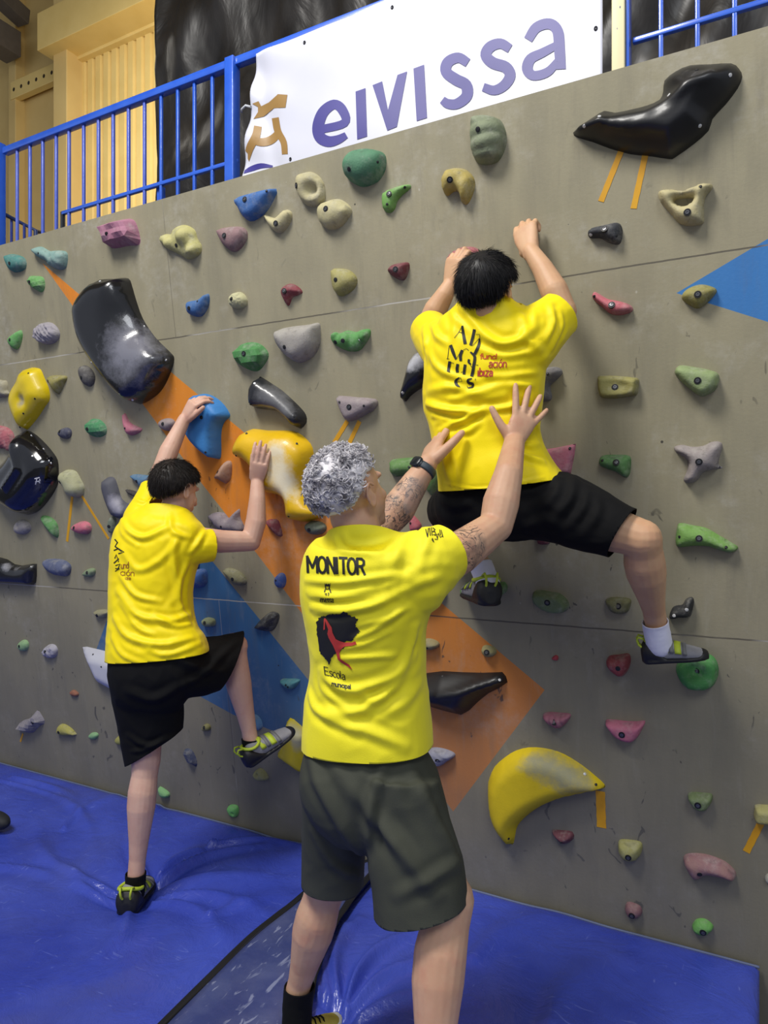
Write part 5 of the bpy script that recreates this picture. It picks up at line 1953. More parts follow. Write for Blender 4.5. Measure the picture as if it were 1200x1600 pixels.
# small stroke lettering
GL = {
    'M': (.8, [[(0, 0), (0, 1), (.36, .3), (.72, 1), (.72, 0)]]),
    'O': (.72, [[(.3 + .3 * math.cos(a), .5 + .5 * math.sin(a)) for a in [k * math.pi / 8 for k in range(17)]]]),
    'N': (.7, [[(0, 0), (0, 1), (.52, 0), (.52, 1)]]),
    'I': (.22, [[(0, 0), (0, 1)]]),
    'T': (.62, [[(0, 1), (.56, 1)], [(.28, 1), (.28, 0)]]),
    'R': (.62, [[(0, 0), (0, 1), (.34, 1), (.5, .87), (.5, .66), (.34, .52), (0, .52)], [(.28, .52), (.54, 0)]]),
    'E': (.55, [[(.46, 1), (0, 1), (0, 0), (.46, 0)], [(0, .52), (.4, .52)]]),
    's': (.42, [[(.34, .58), (.2, .66), (.05, .6), (.04, .46), (.3, .28), (.34, .12), (.18, 0), (0, .08)]]),
    'c': (.44, [[(.36, .56), (.2, .66), (.04, .52), (.0, .33), (.05, .12), (.2, 0), (.36, .1)]]),
    'o': (.48, [[(.19 + .19 * math.cos(a), .33 + .33 * math.sin(a)) for a in [k * math.pi / 6 for k in range(13)]]]),
    'l': (.16, [[(0, 0), (0, 1)]]),
    'a': (.46, [[(.03, .56), (.18, .66), (.34, .56), (.34, 0)], [(.34, .38), (.12, .36), (0, .2), (.1, 0), (.34, .12)]]),
    'e': (.46, [[(.0, .35), (.37, .35), (.32, .58), (.18, .66), (.03, .5), (0, .3), (.06, .08), (.2, 0), (.36, .08)]]),
    'i': (.16, [[(0, 0), (0, .66)]]),
    'v': (.42, [[(0, .66), (.18, 0), (.36, .66)]]),
    'm': (.66, [[(0, 0), (0, .66)], [(0, .5), (.15, .66), (.27, .56), (.27, 0)], [(.27, .5), (.42, .66), (.54, .56), (.54, 0)]]),
    'n': (.42, [[(0, 0), (0, .66)], [(0, .48), (.16, .66), (.32, .54), (.32, 0)]]),
    't': (.30, [[(.1, .9), (.1, .1), (.24, 0)], [(0, .66), (.24, .66)]]),
    'u': (.44, [[(0, .66), (0, .15), (.14, 0), (.32, .14)], [(.32, .66), (.32, 0)]]),
    'd': (.46, [[(.34, 1), (.34, 0)], [(.34, .5), (.18, .66), (.02, .5), (0, .2), (.14, 0), (.34, .15)]]),
    'r': (.30, [[(0, 0), (0, .66)], [(0, .45), (.12, .64), (.26, .64)]]),
    'b': (.46, [[(0, 1), (0, 0)], [(0, .5), (.18, .66), (.34, .5), (.34, .15), (.18, 0), (0, .12)]]),
    'p': (.46, [[(0, .66), (0, -.3)], [(0, .5), (.18, .66), (.34, .5), (.34, .15), (.18, 0), (0, .12)]]),
    'z': (.40, [[(0, .66), (.32, .66), (0, 0), (.32, 0)]]),
    'f': (.28, [[(.26, .98), (.12, .92), (.1, 0)], [(0, .66), (.24, .66)]]),
    'ó': (.48, [[(.19 + .19 * math.cos(a), .33 + .33 * math.sin(a)) for a in [k * math.pi / 6 for k in range(13)]], [(.16, .82), (.3, 1)]]),
    ' ': (.3, []),
}


def write(txt, org, ex, ey, wd):
    """stroke outlines: org = baseline start px, ex / ey = px vectors of one letter height."""
    ox, oy = org
    out = []
    x = 0
    for ch in txt:
        adv, ss = GL[ch]
        for st in ss:
            pp = [Vector((ox + ex[0] * (x + a) + ey[0] * b, oy + ex[1] * (x + a) + ey[1] * b)) for a, b in st]
            for a_, b_ in zip(pp, pp[1:]):
                d_ = (b_ - a_).normalized() * wd * .28
                out.append(stroke([a_ - d_, b_ + d_], wd))
        x += adv
    return out


M_yel = fabric('yellow_sport_fabric', 'f9e204', 'f4da02', .5, .1)
M_yel2 = fabric('yellow_cotton_fabric', 'f6ea2c', 'f0e324', .6, .1)
M_blk = fabric('black_fabric', '050506', '08080a', .85, .0)
M_olv = fabric('dark_olive_fabric', '3b3d34', '43453b', .75, .0)
M_white = fabric('white_sock_knit', 'dcdcec', 'cfcfe4', .8, .3)
M_ink = mat('black_print', '17160f', .6)
M_red = mat('red_print', 'b8342c', .6)
M_ored = mat('orange_red_print', 'd8601c', .6)
M_lime = mat('lime_shoe_fabric', 'b8c838', .6, c2='a4b82c')
M_gsh = mat('grey_shoe_suede', '8e8e92', .8, c2='7c7c82')
M_strap = mat('grey_strap', '6f7070', .6)
M_rub = mat('black_rubber', '131317', .55)
SK_C = skin_mat('skin_climber', 'd0a680', 'c69a76', 'c08a6c')
SK_B = skin_mat('skin_boy', 'd6ae98', 'cda28c', 'c48c7a')
SK_I = skin_mat('skin_instructor', 'cca486', 'c09476', 'bb7c66', True)
# ================================================================ PERSON: the climber in the middle
def S3(pl, pr, ol, orr, t):
    return (W(pl[0], pl[1], ol), W(pr[0], pr[1], orr), t)


def climber():
    Q = W
    # --- body
    bm = bmesh.new()
    loft(bm, [S3((722, 500), (800, 505), .30, .30, .055), S3((700, 520), (832, 524), .30, .30, .085), S3((684, 560), (838, 565), .31, .31, .098), S3((682, 620), (834, 620), .32, .32, .098), S3((690, 690), (838, 690), .33, .33, .098), S3((700, 740), (855, 740), .34, .33, .11), S3((706, 790), (850, 800), .33, .32, .11), S3((730, 815), (830, 820), .32, .31, .08)])
    hc = Q(764, 459, .345)
    MH = frame(FWD * .80 + RGT * .6 + Vector((0, 0, .05)), Vector((0, 0, 1)) - RGT * .08)
    limb(bm, [Q(760, 505, .315), hc + Vector((0, 0, -.05))], [.062, .056])
    head_geo(bm, hc, MH, .92)
    # arms
    eR, wR = Q(880, 487, .16), Q(829, 392, .10)
    limb(bm, [Q(828, 535, .31), Q(858, 510, .235), eR], [.058, .050, .043])
    limb(bm, [eR, Q(866, 455, .16), Q(848, 420, .13), wR], [.042, .044, .034, .027])
    hand_geo(bm, wR, Q(822, 366, .075) - wR, NW * -1 + U * .1, 1, (.42, .40, .42, .46), .05, (.35, .2, .9), 1.08, .1, 3.0)
    eL, wL = Q(670, 507, .12), Q(703, 446, .10)
    limb(bm, [Q(700, 540, .30), Q(682, 525, .22), eL], [.056, .048, .042])
    limb(bm, [eL, Q(681, 484, .12), Q(694, 462, .115), wL], [.041, .042, .033, .027])
    hand_geo(bm, wL, Q(709, 416, .10) - wL, NW * -1 + U * .35, -1, (.45, .42, .42, .45), .04, (.3, .2, .9), 1.0, .1, 3.0)
    # right leg
    kR, aR = Q(1003, 842, .34), Q(1024, 968, .15)
    limb(bm, [Q(825, 790, .32), Q(920, 815, .33), kR + (Q(920, 815, .33) - kR).normalized() * .05, kR], [.098, .082, .062, .057])
    kd = (aR - kR)
    back = -RGT * .6 - FWD * .6
    calf(bm, kR, aR, -RGT * .6 - FWD * .7, 1.03)
    limb(bm, [aR, Q(1030, 1005, .13)], [.034, .036])
    # left leg
    kL, aL = Q(697, 818, .10), Q(752, 882, .21)
    limb(bm, [Q(740, 785, .33), Q(712, 800, .2), kL], [.095, .075, .056])
    kd = aL - kL
    limb(bm, [kL, kL + kd * .4, aL], [.054, .052, .034])
    limb(bm, [aL, Q(763, 912, .23)], [.034, .034])
    me = vox(bm, .0040, 2, 'body')
    body = obj('person', me, SK_C)
    tag(body, 'climber with black hair, seen from behind clinging to the middle of the wall, white socks', 'person', 'people on and at the wall')
    # --- shirt
    bm = bmesh.new()
    loft(bm, [S3((729, 458), (799, 458), .325, .325, .066), S3((716, 475), (811, 476), .32, .32, .084), S3((690, 500), (844, 502), .31, .31, .098), S3((672, 540), (852, 548), .31, .31, .117), S3((667, 595), (848, 600), .315, .315, .124), S3((667, 640), (843, 645), .32, .32, .124),
              S3((676, 672), (843, 675), .33, .33, .117), S3((684, 705), (852, 702), .34, .33, .12), S3((688, 740), (868, 730), .345, .335, .13), S3((690, 768), (880, 748), .345, .335, .136), S3((690, 800), (884, 778), .345, .335, .13)], 2.4, 36)
    limb(bm, [Q(815, 545, .31), Q(842, 518, .27), Q(870, 494, .215), Q(885, 482, .19)], [.098, .086, .074, .072], 20)
    limb(bm, [Q(700, 545, .30), Q(682, 530, .24), Q(668, 512, .17), Q(660, 500, .14)], [.088, .076, .066, .064], 20)
    cR = Q(873, 492, .205)
    cL = Q(671, 516, .18)
    z = lambda a: [(600 + p[0] / 4, 330 + p[1] / 4) for p in a]
    z2 = lambda a: [(600 + p[0] / 4.8, 600 + p[1] / 4.8) for p in a]
    folds = [
        (z([(470, 600), (560, 700), (640, 785), (740, 832), (850, 800), (885, 720), (870, 650)]), .012, .011),
        (z([(420, 620), (480, 700), (580, 790)]), .010, .006),
        (z([(930, 620), (935, 720), (900, 800), (980, 860)]), .012, .008),
        (z([(1040, 580), (1060, 700), (1020, 800)]), .010, .008), (z([(1090, 620), (1110, 720), (1050, 850)]), .009, .006),
        (z([(300, 700), (330, 780), (400, 830)]), .010, .007), (z([(270, 820), (320, 960), (450, 1040), (620, 1075)]), .010, .006),
        (z([(600, 860), (750, 900), (960, 870)]), .010, .006), (z([(640, 1040), (800, 1030), (960, 1010)]), .009, .006),
        (z([(280, 1120), (420, 1100), (560, 1130), (700, 1110)]), .012, .007), (z([(560, 1130), (760, 1080), (920, 1090)]), .011, .007),
        (z([(420, 640), (440, 720), (430, 800)]), .010, .004), (z([(250, 720), (262, 850), (275, 930)]), .010, .006),
        (z2([(318, 150), (420, 185), (560, 205), (680, 205), (760, 190)]), .011, .014),
        (z2([(360, 235), (460, 262), (560, 268), (690, 225)]), .009, .009), (z2([(390, 290), (470, 300), (600, 275)]), .008, .006),
        (z2([(420, 345), (540, 300), (700, 228)]), .008, .009), (z2([(500, 120), (640, 95), (780, 80), (960, 45)]), .011, .009),
        (z2([(540, 170), (700, 130), (900, 95)]), .009, .006), (z2([(820, 190), (930, 175), (1000, 150)]), .008, .007),
        (z2([(1000, 500), (1080, 540), (1190, 580)]), .010, .008), (z2([(1010, 440), (1080, 460), (1170, 450)]), .009, .006),
        (z2([(455, 500), (470, 620), (500, 720)]), .014, .009), (z2([(560, 360), (640, 350), (710, 290)]), .009, .006),
        (z2([(1100, 100), (1120, 230), (1170, 380)]), .010, .007), (z2([(450, 745), (700, 790), (980, 745), (1200, 700)]), .004, .003),
    ]
    me = cloth(bm, .0055, [
        (cR, Q(885, 482, .19) - Q(842, 518, .27), .11), (cL, Q(660, 500, .14) - Q(690, 535, .26), .10),
        (Q(766, 482, .325), Vector((0, 0, 1)) + FWD * .35 + RGT * .08, .094), ((Q(690, 768, .345) + Q(874, 743, .335)) / 2, Q(690, 800, .345) - Q(690, 768, .345) + (Q(884, 778, .335) - Q(876, 748, .335)), .26)], folds, .003, 9, 3, name='shirt')
    bv_ = bvh_of(me)
    shirt = thicken(obj('t_shirt', me, M_yel, body))
    # --- print on the back (strokes read off the photo)
    q = lambda a: z(a)
    thick = [
        ([(490, 716), (497, 770), (508, 830)], [3, 4.6, 5]), ([(566, 738), (555, 790), (541, 838)], [4.6, 4.6, 4.4]),
        ([(598, 795), (592, 840), (567, 893)], [2.5, 4.6, 4.6]), ([(417, 836), (432, 880), (450, 926)], [4.4, 5.2, 3]),
        ([(490, 868), (478, 900), (480, 936)], [4.4, 5, 4]), ([(540, 880), (566, 905), (566, 940), (560, 965)], [2.4, 4.4, 4.6, 4.6]),
        ([(532, 925), (530, 945), (545, 955)], [3.6, 3.6, 1.2]), ([(412, 938), (407, 970), (402, 1003)], [4.6] * 3),
        ([(462, 955), (457, 985), (460, 1008)], [4.6] * 3), ([(508, 958), (503, 990), (500, 1020)], [4.4] * 3),
        ([(562, 960), (556, 1000), (548, 1033)], [4.8] * 3), ([(470, 1040), (450, 1060), (455, 1085), (475, 1098)], [1.6, 4.6, 4.4, 1]),
        ([(550, 1045), (525, 1055), (530, 1072), (555, 1080), (552, 1098), (525, 1105)], [1.4, 3.4, 4.4, 4.4, 3.2, 1.4]),
    ]
    thin = [[(490, 718), (465, 760), (440, 792)], [(470, 755), (500, 765)], [(538, 838), (556, 838), (580, 812), (600, 790), (598, 770), (574, 768)], [(408, 840), (398, 922)], [(392, 922), (410, 924)], [(450, 926), (486, 868)], [(495, 868), (515, 858), (530, 870)], [(398, 1003), (414, 1006)], [(420, 945), (438, 950)],
            [(480, 1008), (505, 1000)], [(536, 955), (560, 990)], [(455, 1068), (488, 1064), (480, 1042), (468, 1040)], [(572, 960), (590, 962)], [(524, 1105), (520, 1090)], [(572, 1046), (570, 1058)]]
    drape('black_lettering', [stroke(z(p), w_, 3) for p, w_ in thick] + [stroke(z(p), .8) for p in thin], bv_, M_ink, shirt, .0016, 2.2)
    red = write('ación', (600 + 655 / 4, 330 + 978 / 4), (14.5, -.2), (.6, -13), 1.5)
    red += write('ibiza', (600 + 588 / 4, 330 + 1030 / 4), (14.5, .2), (.6, -12.5), 1.9)
    GL['F'] = (.5, [])
    up_ = write('fund', (600 + 600 / 4, 330 + 922 / 4), (17, .4), (.6, -8), 1.7)
    drape('red_lettering', red, bv_, M_red, shirt, .0016, 2.2)
    drape('orange_lettering', up_, bv_, M_ored, shirt, .0016, 2.2)
    # --- shorts
    bm = bmesh.new()
    loft(bm, [S3((700, 722), (846, 715), .345, .335, .09), S3((698, 745), (858, 735), .34, .33, .110), S3((684, 775), (880, 772), .335, .325, .128), S3((690, 805), (870, 815), .32, .315, .12), S3((722, 830), (840, 838), .31, .31, .07)], 2.4, 36)
    limb(bm, [Q(830, 787, .33), Q(880, 795, .335), Q(930, 815, .34), Q(968, 832, .345), Q(990, 838, .345)], [.112, .110, .096, .083, .078], 22)
    limb(bm, [Q(738, 785, .33), Q(715, 793, .24), Q(703, 797, .17)], [.108, .092, .084], 22)
    z3 = lambda a: [(650 + p[0] / 4, 600 + p[1] / 4) for p in a]
    folds = [(z3([(900, 600), (870, 700), (790, 780)]), .016, .010), (z3([(990, 600), (960, 720), (850, 840)]), .016, .012), (z3([(1060, 640), (1050, 760), (960, 880)]), .014, .009), (z3([(1120, 690), (1130, 800), (1060, 920)]), .014, .007), (z3([(150, 700), (230, 760), (340, 740)]), .014, .008), (z3([(640, 680), (760, 660), (880, 580)]), .012, .006), (z3([(700, 900), (800, 850), (900, 900)]), .014, .007)]
    me = cloth(bm, .0065, [(Q(972, 833, .345), Q(1000, 842, .34) - Q(920, 815, .33) + Vector((0, 0, -.03)), .13), (Q(702, 803, .17), Q(697, 815, .10) - Q(738, 785, .33), .12), (Q(780, 735, .34), Vector((0, 0, 1)), .2)], folds, .004, 8, 3, seed=3, name='shorts')
    thicken(obj('shorts', me, M_blk, body))
    # --- socks, shoes
    for pts, rad, c_, nn in (([Q(1021, 955, .17), Q(1024, 975, .15), Q(1030, 1008, .135)], [.041, .041, .041], Q(1023, 972, .155), Q(1021, 955, .17) - Q(1030, 1008, .135)),
                             ([Q(742, 868, .19), Q(752, 884, .21), Q(764, 915, .235)], [.041, .041, .040], Q(752, 884, .208), Q(742, 868, .19) - Q(764, 915, .235))):
        bm = bmesh.new()
        limb(bm, pts, rad, 18)
        me = cloth(bm, .004, [(c_, nn, .08)], (), .0012, 30, 2, name='sock')
        thicken(obj('sock', me, M_white, body), .003)
    shoe(body, Q(1008, 1034, .135), Q(1106, 1026, .10), Vector((0, -.1, 1)), 'climbing_shoe', M_gsh, M_rub, M_gsh, s=1.35)
    shoe(body, Q(766, 945, .275), Q(738, 930, .05), Vector((0, 0, 1)), 'climbing_shoe', M_gsh, M_rub, M_gsh, s=1.15)
    hair_obj(body, hc, MH, .96, hair_mat('black_hair', '0b0a0b', '151316'), 'thick', seed=4)
    return body, bv_


CLIMBER, CL_BVH = climber()

# ================================================================ PERSON: the instructor


def S4(pl, pr, dl, dr, t):
    return (D(pl[0], pl[1], dl), D(pr[0], pr[1], dr), t)


def instructor():
    bm = bmesh.new()
    loft(bm, [S4((520, 838), (612, 842), 1.84, 1.78, .06), S4((505, 858), (660, 866), 1.87, 1.76, .085), S4((494, 900), (664, 910), 1.88, 1.77, .10), S4((495, 980), (655, 985), 1.88, 1.79, .10), S4((498, 1060), (655, 1065), 1.89, 1.81, .10), S4((492, 1130), (660, 1140), 1.90, 1.82, .11), S4((492, 1200), (662, 1210), 1.9, 1.82, .12), S4((515, 1250), (640, 1255), 1.9, 1.82, .09)])
    hc = D(549, 774, 1.80)
    MH = frame(RGT * .60 + FWD * .70 + Vector((0, 0, .28)), Vector((0, 0, 1)) - RGT * .28 - FWD * .15)
    limb(bm, [D(562, 850, 1.82), D(558, 822, 1.80), hc + Vector((0, 0, -.05))], [.066, .058, .056])
    head_geo(bm, hc, MH, .97)
    # right arm
    sR, eR, wR = D(668, 885, 1.78), D(775, 822, 1.93), D(803, 700, 2.02)
    limb(bm, [sR, D(715, 866, 1.84), D(748, 842, 1.89), eR], [.062, .056, .050, .044])
    
    g0 = CL_BVH.ray_cast(CAM, ray(800, 694).normalized())
    g1 = CL_BVH.ray_cast(CAM, ray(815, 652).normalized())
    q0 = g0[0] + g0[1] * .030
    q1 = g1[0] + g1[1] * .024
    nn = -(g0[1] + g1[1]).normalized()
    hand_geo(bm, q0, q1 - q0, nn, 1 if (q1 - q0).cross(nn).dot(RGT) < 0 else -1, (.04, .06, .08, .10), .26, (1.05, .15, .05), .98, .0, 1.0, 1.12)
    wR = q0
    limb(bm, [eR, D(783, 785, 1.95), D(794, 742, 1.97), wR], [.045, .050, .040, .031])
    # left arm
    sL, eL, wL = D(520, 880, 1.93), D(598, 822, 2.12), D(668, 725, 2.17)
    limb(bm, [sL, D(560, 852, 2.03), eL], [.056, .048, .046])
    limb(bm, [eL, D(622, 795, 2.13), D(648, 755, 2.15), wL], [.048, .052, .041, .031])
    h2 = W(686, 672, .40)
    dd = h2 - wL
    hand_geo(bm, wL, dd, RGT * .75 + FWD * .65, 1 if dd.cross(RGT * .75 + FWD * .65).dot(RGT - FWD) > 0 else -1, (.18, .2, .2, .22), .10, (.85, .2, .2), 1.14, -.05, 1.0, 1.05)
    # legs
    kL, aL = D(508, 1388, 2.02), D(464, 1552, 2.07)
    limb(bm, [D(535, 1215, 1.93), D(525, 1300, 1.97), kL], [.080, .070, .058])
    kd = aL - kL
    calf(bm, kL, aL, -FWD * .8 - RGT * .2, 1.03)
    limb(bm, [aL, D(462, 1612, 2.07), D(505, 1610, 2.14)], [.036, .034, .03])
    kR, aR = D(702, 1405, 1.76), D(672, 1740, 1.62)
    limb(bm, [D(615, 1230, 1.83), D(655, 1320, 1.80), kR], [.085, .072, .060])
    kd = aR - kR
    calf(bm, kR, aR, -RGT * .8 - FWD * .4, 1.10)
    aR2 = G(672, 1800)
    limb(bm, [aR, aR2 + Vector((0, 0, .06)), aR2 + Vector((0, 0, .045)) + FWD * .10 + RGT * .05], [.036, .034, .03])
    me = vox(bm, .0040, 2, 'body')
    co = cos_of(me)
    ink = np.zeros(len(co))
    for p, r in ((D(722, 850, 1.84), .065), (D(708, 872, 1.80), .07), (D(615, 800, 2.12), .06), (D(640, 768, 2.13), .05), (D(600, 820, 2.10), .055)):
        ink = np.maximum(ink, np.clip((r - np.sqrt(((co - np.array(p)) ** 2).sum(1))) / .008, 0, 1))
    attr(me, 'ink', ink)
    hl = (co - np.array(hc)) @ np.array(MH)
    attr(me, 'stubble', np.clip((-.03 - hl[:, 2]) / .02, 0, 1) * np.clip((hl[:, 1] - .0) / .03, 0, 1) * (np.abs(hl[:, 0]) < .09) * (hl[:, 2] > -.13))
    body = obj('person', me, SK_I)
    tag(body, 'grey-haired tattooed instructor in olive shorts and watch, holding up the climber with both hands', 'person', 'people on and at the wall')
    for sx in (1, -1):
        bm = bmesh.new()
        ball(bm, hc + MH @ Vector((sx * .030, .066, .012)), .0118)
        obj('eye', bm, mat('eye_white', 'd8d4d0', .3), body)
    # shirt
    bm = bmesh.new()
    loft(bm, [S4((524, 806), (606, 810), 1.83, 1.79, .070), S4((516, 826), (622, 830), 1.84, 1.785, .086), S4((497, 840), (664, 846), 1.87, 1.77, .105), S4((482, 870), (682, 885), 1.885, 1.76, .125), S4((478, 920), (676, 940), 1.89, 1.765, .130), S4((488, 985), (663, 990), 1.89, 1.79, .125),
              S4((491, 1040), (662, 1050), 1.9, 1.81, .125), S4((483, 1090), (668, 1105), 1.91, 1.82, .135), S4((480, 1140), (673, 1165), 1.91, 1.82, .142), S4((480, 1185), (676, 1215), 1.91, 1.82, .142)], 2.4, 40)
    limb(bm, [D(640, 900, 1.785), D(668, 880, 1.79), D(700, 862, 1.81), D(722, 852, 1.83)], [.105, .092, .074, .070], 22)
    limb(bm, [D(522, 890, 1.92), D(545, 874, 1.98), D(562, 864, 2.02)], [.083, .070, .062], 20)
    z = lambda a: [(450 + p[0] / 6, 900 + p[1] / 6) for p in a]
    z2 = lambda a: [(450 + p[0] / 3.43, 650 + p[1] / 3.43) for p in a]
    folds = [
        (z([(170, 40), (500, 60), (800, 20), (1050, -20)]), .008, .006), (z([(190, 160), (480, 185), (760, 130)]), .008, .005), (z([(210, 200), (500, 215), (800, 190)]), .006, .004),
        (z([(225, 300), (480, 315), (800, 260), (1100, 120)]), .009, .008), (z([(250, 355), (500, 345), (760, 300), (1020, 200)]), .006, .004),
        (z([(690, 470), (900, 400), (1120, 300)]), .008, .006), (z([(620, 600), (850, 480), (1050, 330)]), .008, .007), (z([(520, 680), (700, 640), (950, 520)]), .007, .005), (z([(500, 770), (700, 760), (1000, 745)]), .008, .006),
        (z([(1190, 480), (1140, 700), (1020, 900), (820, 1020), (560, 1070), (380, 980), (330, 880)]), .011, .010),
        (z([(1180, 750), (1000, 1020), (760, 1220), (560, 1290), (360, 1270)]), .012, .010), (z([(200, 1100), (260, 1250), (420, 1360), (640, 1460)]), .010, .008), (z([(300, 900), (330, 1050), (480, 1200), (600, 1280)]), .009, .006),
        (z([(340, 1260), (560, 1380), (860, 1500), (1100, 1600)]), .012, .007), (z([(650, 1100), (760, 1150), (900, 1130)]), .010, .006), (z([(880, 1300), (1080, 1200), (1250, 1000)]), .014, .006),
        (z2([(560, 900), (660, 860), (760, 800)]), .014, .008), (z2([(600, 960), (700, 900), (810, 860)]), .012, .009), (z2([(650, 620), (600, 700), (560, 830)]), .012, .006), (z2([(300, 640), (330, 690), (460, 690), (600, 640)]), .008, .005), (z2([(240, 650), (300, 720), (480, 740)]), .008, .004), (z2([(760, 620), (740, 700), (700, 800)]), .010, .004),
    ]
    me = cloth(bm, .0055, [
        (D(697, 864, 1.81), D(745, 842, 1.88) - D(668, 882, 1.785), .11), (D(555, 868, 2.005), D(598, 822, 2.12) - D(525, 885, 1.93), .09),
        (D(572, 837, 1.82), Vector((0, 0, 1)) + FWD * .35 + RGT * .02, .14), (D(576, 1164, 1.86), D(480, 1185, 1.91) - D(480, 1140, 1.91) + Vector((0, 0, 0)) + (RGT * .003), .25)], folds, .003, 8, 3, seed=9, name='shirt')
    bv_ = bvh_of(me)
    shirt = thicken(obj('t_shirt', me, M_yel2, body))
    drape('staff_lettering', write('MONITOR', (481.5, 894), (20.5, .9), (-1.0, -24.5), 3.9), bv_, M_ink, shirt, .0016, 2.5)
    tw = [z([(345, 62), (352, 78), (362, 68), (372, 80), (384, 68), (396, 80), (398, 64), (402, 66), (396, 96), (346, 94)])]
    tw += [stroke(z(p), w_) for p, w_ in (([(352, 94), (356, 122)], 1.6), ([(390, 94), (386, 122)], 1.6), ([(350, 122), (394, 122)], 1.5), ([(352, 122), (342, 152)], 1.5), ([(392, 122), (402, 158)], 1.7), ([(345, 168), (366, 166)], 1), ([(352, 182), (366, 176)], 1), ([(374, 160), (384, 160), (378, 186)], 1.1))]
    drape('town_emblem', tw, bv_, M_ink, shirt, .0016, 2)
    drape('town_name', write('eivissa', (500.5, 940.5), (8.6, .35), (0, -8.6), 1.2), bv_, M_ink, shirt, .0016, 2)
    rr = random.Random(5)
    isl = [(270, 420), (300, 385), (340, 375), (400, 360), (440, 350), (500, 345), (555, 335), (560, 370), (620, 380), (665, 400), (640, 430), (635, 470), (680, 520), (640, 550), (610, 600), (540, 610), (520, 680), (490, 700), (430, 730), (405, 770), (390, 830), (370, 790), (330, 750), (292, 700), (283, 600), (274, 500)]
    jag = []
    for i, p in enumerate(isl):
        qn = isl[(i + 1) % len(isl)]
        for k in range(4):
            t_ = k / 4
            jag.append((p[0] + (qn[0] - p[0]) * t_ + rr.uniform(-8, 8), p[1] + (qn[1] - p[1]) * t_ + rr.uniform(-9, 9)))
    drape('island_print', [z(jag)], bv_, M_ink, shirt, .0016, 3)
    rc = [(340, 400), (352, 392), (378, 430), (412, 480), (420, 530), (450, 590), (480, 605), (530, 622), (600, 622), (632, 610), (645, 640), (600, 655), (530, 662), (500, 685), (484, 720), (492, 775), (525, 795), (575, 830), (608, 882), (565, 850), (505, 812), (470, 780), (455, 720), (425, 650), (385, 580), (372, 540), (380, 500), (362, 450), (352, 420), (350, 500), (335, 505), (338, 450)]
    drape('red_figure_print', [z(rc)], bv_, M_red, shirt, .0026, 3)
    drape('school_lettering', write('Escola', (508, 1054), (13.2, 3.6), (-1.5, -12.5), 1.3), bv_, M_ink, shirt, .0016, 2)
    drape('small_lettering', write('municipal', (519, 1071.5), (9.0, 1.6), (-.5, -7), 1.2), bv_, M_ink, shirt, .0016, 2)
    q = lambda a: z2(a)
    sc = [[(738, 608), (748, 650)], [(752, 602), (748, 650)], [(758, 600), (762, 642)], [(768, 598), (771, 640), (785, 636)], [(775, 600), (790, 612)], [(773, 622), (784, 618)],
          [(770, 662), (778, 672)], [(782, 612), (800, 655)], [(772, 655), (780, 676)], [(784, 640), (804, 634), (800, 662), (786, 660)], [(806, 628), (816, 652), (826, 645)], [(812, 610), (818, 640)], [(820, 612), (830, 650)]]
    drape('sleeve_scribble', [stroke(q(p), 1.3) for p in sc], bv_, M_ink, shirt, .0016, 2)
    # shorts
    bm = bmesh.new()
    loft(bm, [S4((492, 1120), (656, 1140), 1.905, 1.815, .10), S4((487, 1150), (662, 1178), 1.905, 1.815, .118), S4((478, 1200), (684, 1225), 1.905, 1.81, .145), S4((485, 1250), (690, 1280), 1.91, 1.80, .13), S4((520, 1300), (660, 1320), 1.91, 1.82, .07)], 2.5, 40)
    loft(bm, [S4((479, 1190), (585, 1190), 1.94, 1.90, .12), S4((475, 1270), (575, 1280), 1.965, 1.95, .108), S4((472, 1340), (570, 1345), 1.99, 1.985, .098), S4((469, 1420), (566, 1425), 2.01, 2.01, .095)], 2.3, 30)
    loft(bm, [S4((560, 1200), (686, 1215), 1.84, 1.81, .135), S4((572, 1270), (704, 1280), 1.81, 1.80, .125), S4((575, 1340), (724, 1345), 1.79, 1.78, .118), S4((583, 1400), (730, 1395), 1.77, 1.76, .108), S4((586, 1460), (738, 1450), 1.76, 1.75, .108)], 2.3, 34)
    folds = [([(485, 1180), (500, 1230), (540, 1300), (570, 1340)], .016, .010), ([(600, 1190), (580, 1260), (575, 1330)], .014, .010), ([(560, 1200), (600, 1290), (660, 1370)], .020, .009), ([(640, 1200), (680, 1280), (715, 1350)], .018, .009), ([(520, 1190), (560, 1250), (620, 1320), (680, 1400)], .016, .007), ([(490, 1300), (520, 1350), (560, 1370)], .012, .006), ([(620, 1400), (680, 1370), (725, 1340)], .014, .007)]
    me = cloth(bm, .0065, [(D(520, 1378, 2.0), Vector((0, 0, -1)) - RGT * .04, .125), (D(662, 1410, 1.765), Vector((0, 0, -1)) + RGT * .22, .16), (D(578, 1140, 1.86), Vector((0, 0, 1)), .22)], folds, .004, 7, 3, seed=21, name='shorts')
    thicken(obj('shorts', me, M_olv, body))
    # watch
    ax = (D(648, 755, 2.15) - wL).normalized()
    wc = wL + ax * .022
    bm = bmesh.new()
    a = ax.orthogonal().normalized()
    b = ax.cross(a)
    bridge(bm, [ring(bm, wc + ax * t, a * r, b * r, 28) for t, r in ((-.011, .030), (-.011, .0375), (-.006, .039), (.006, .039), (.011, .0375), (.011, .031))])
    wt = obj('wristwatch', bm, mat('dark_grey_watch_band', '34404a', .5), body)
    bm = bmesh.new()
    dirn = (-FWD * .5 - RGT * .5 + Vector((0, 0, .7)))
    dirn = (dirn - ax * dirn.dot(ax)).normalized()
    sd = ax.cross(dirn)
    bridge(bm, [ring(bm, wc + dirn * h, ax * .017 * k, sd * .020 * k, 16, 4) for h, k in ((.036, 1), (.043, 1), (.045, .85))])
    obj('watch_case', bm, mat('black_watch_case', '1a2026', .25), wt)
    # socks and shoes
    bm = bmesh.new()
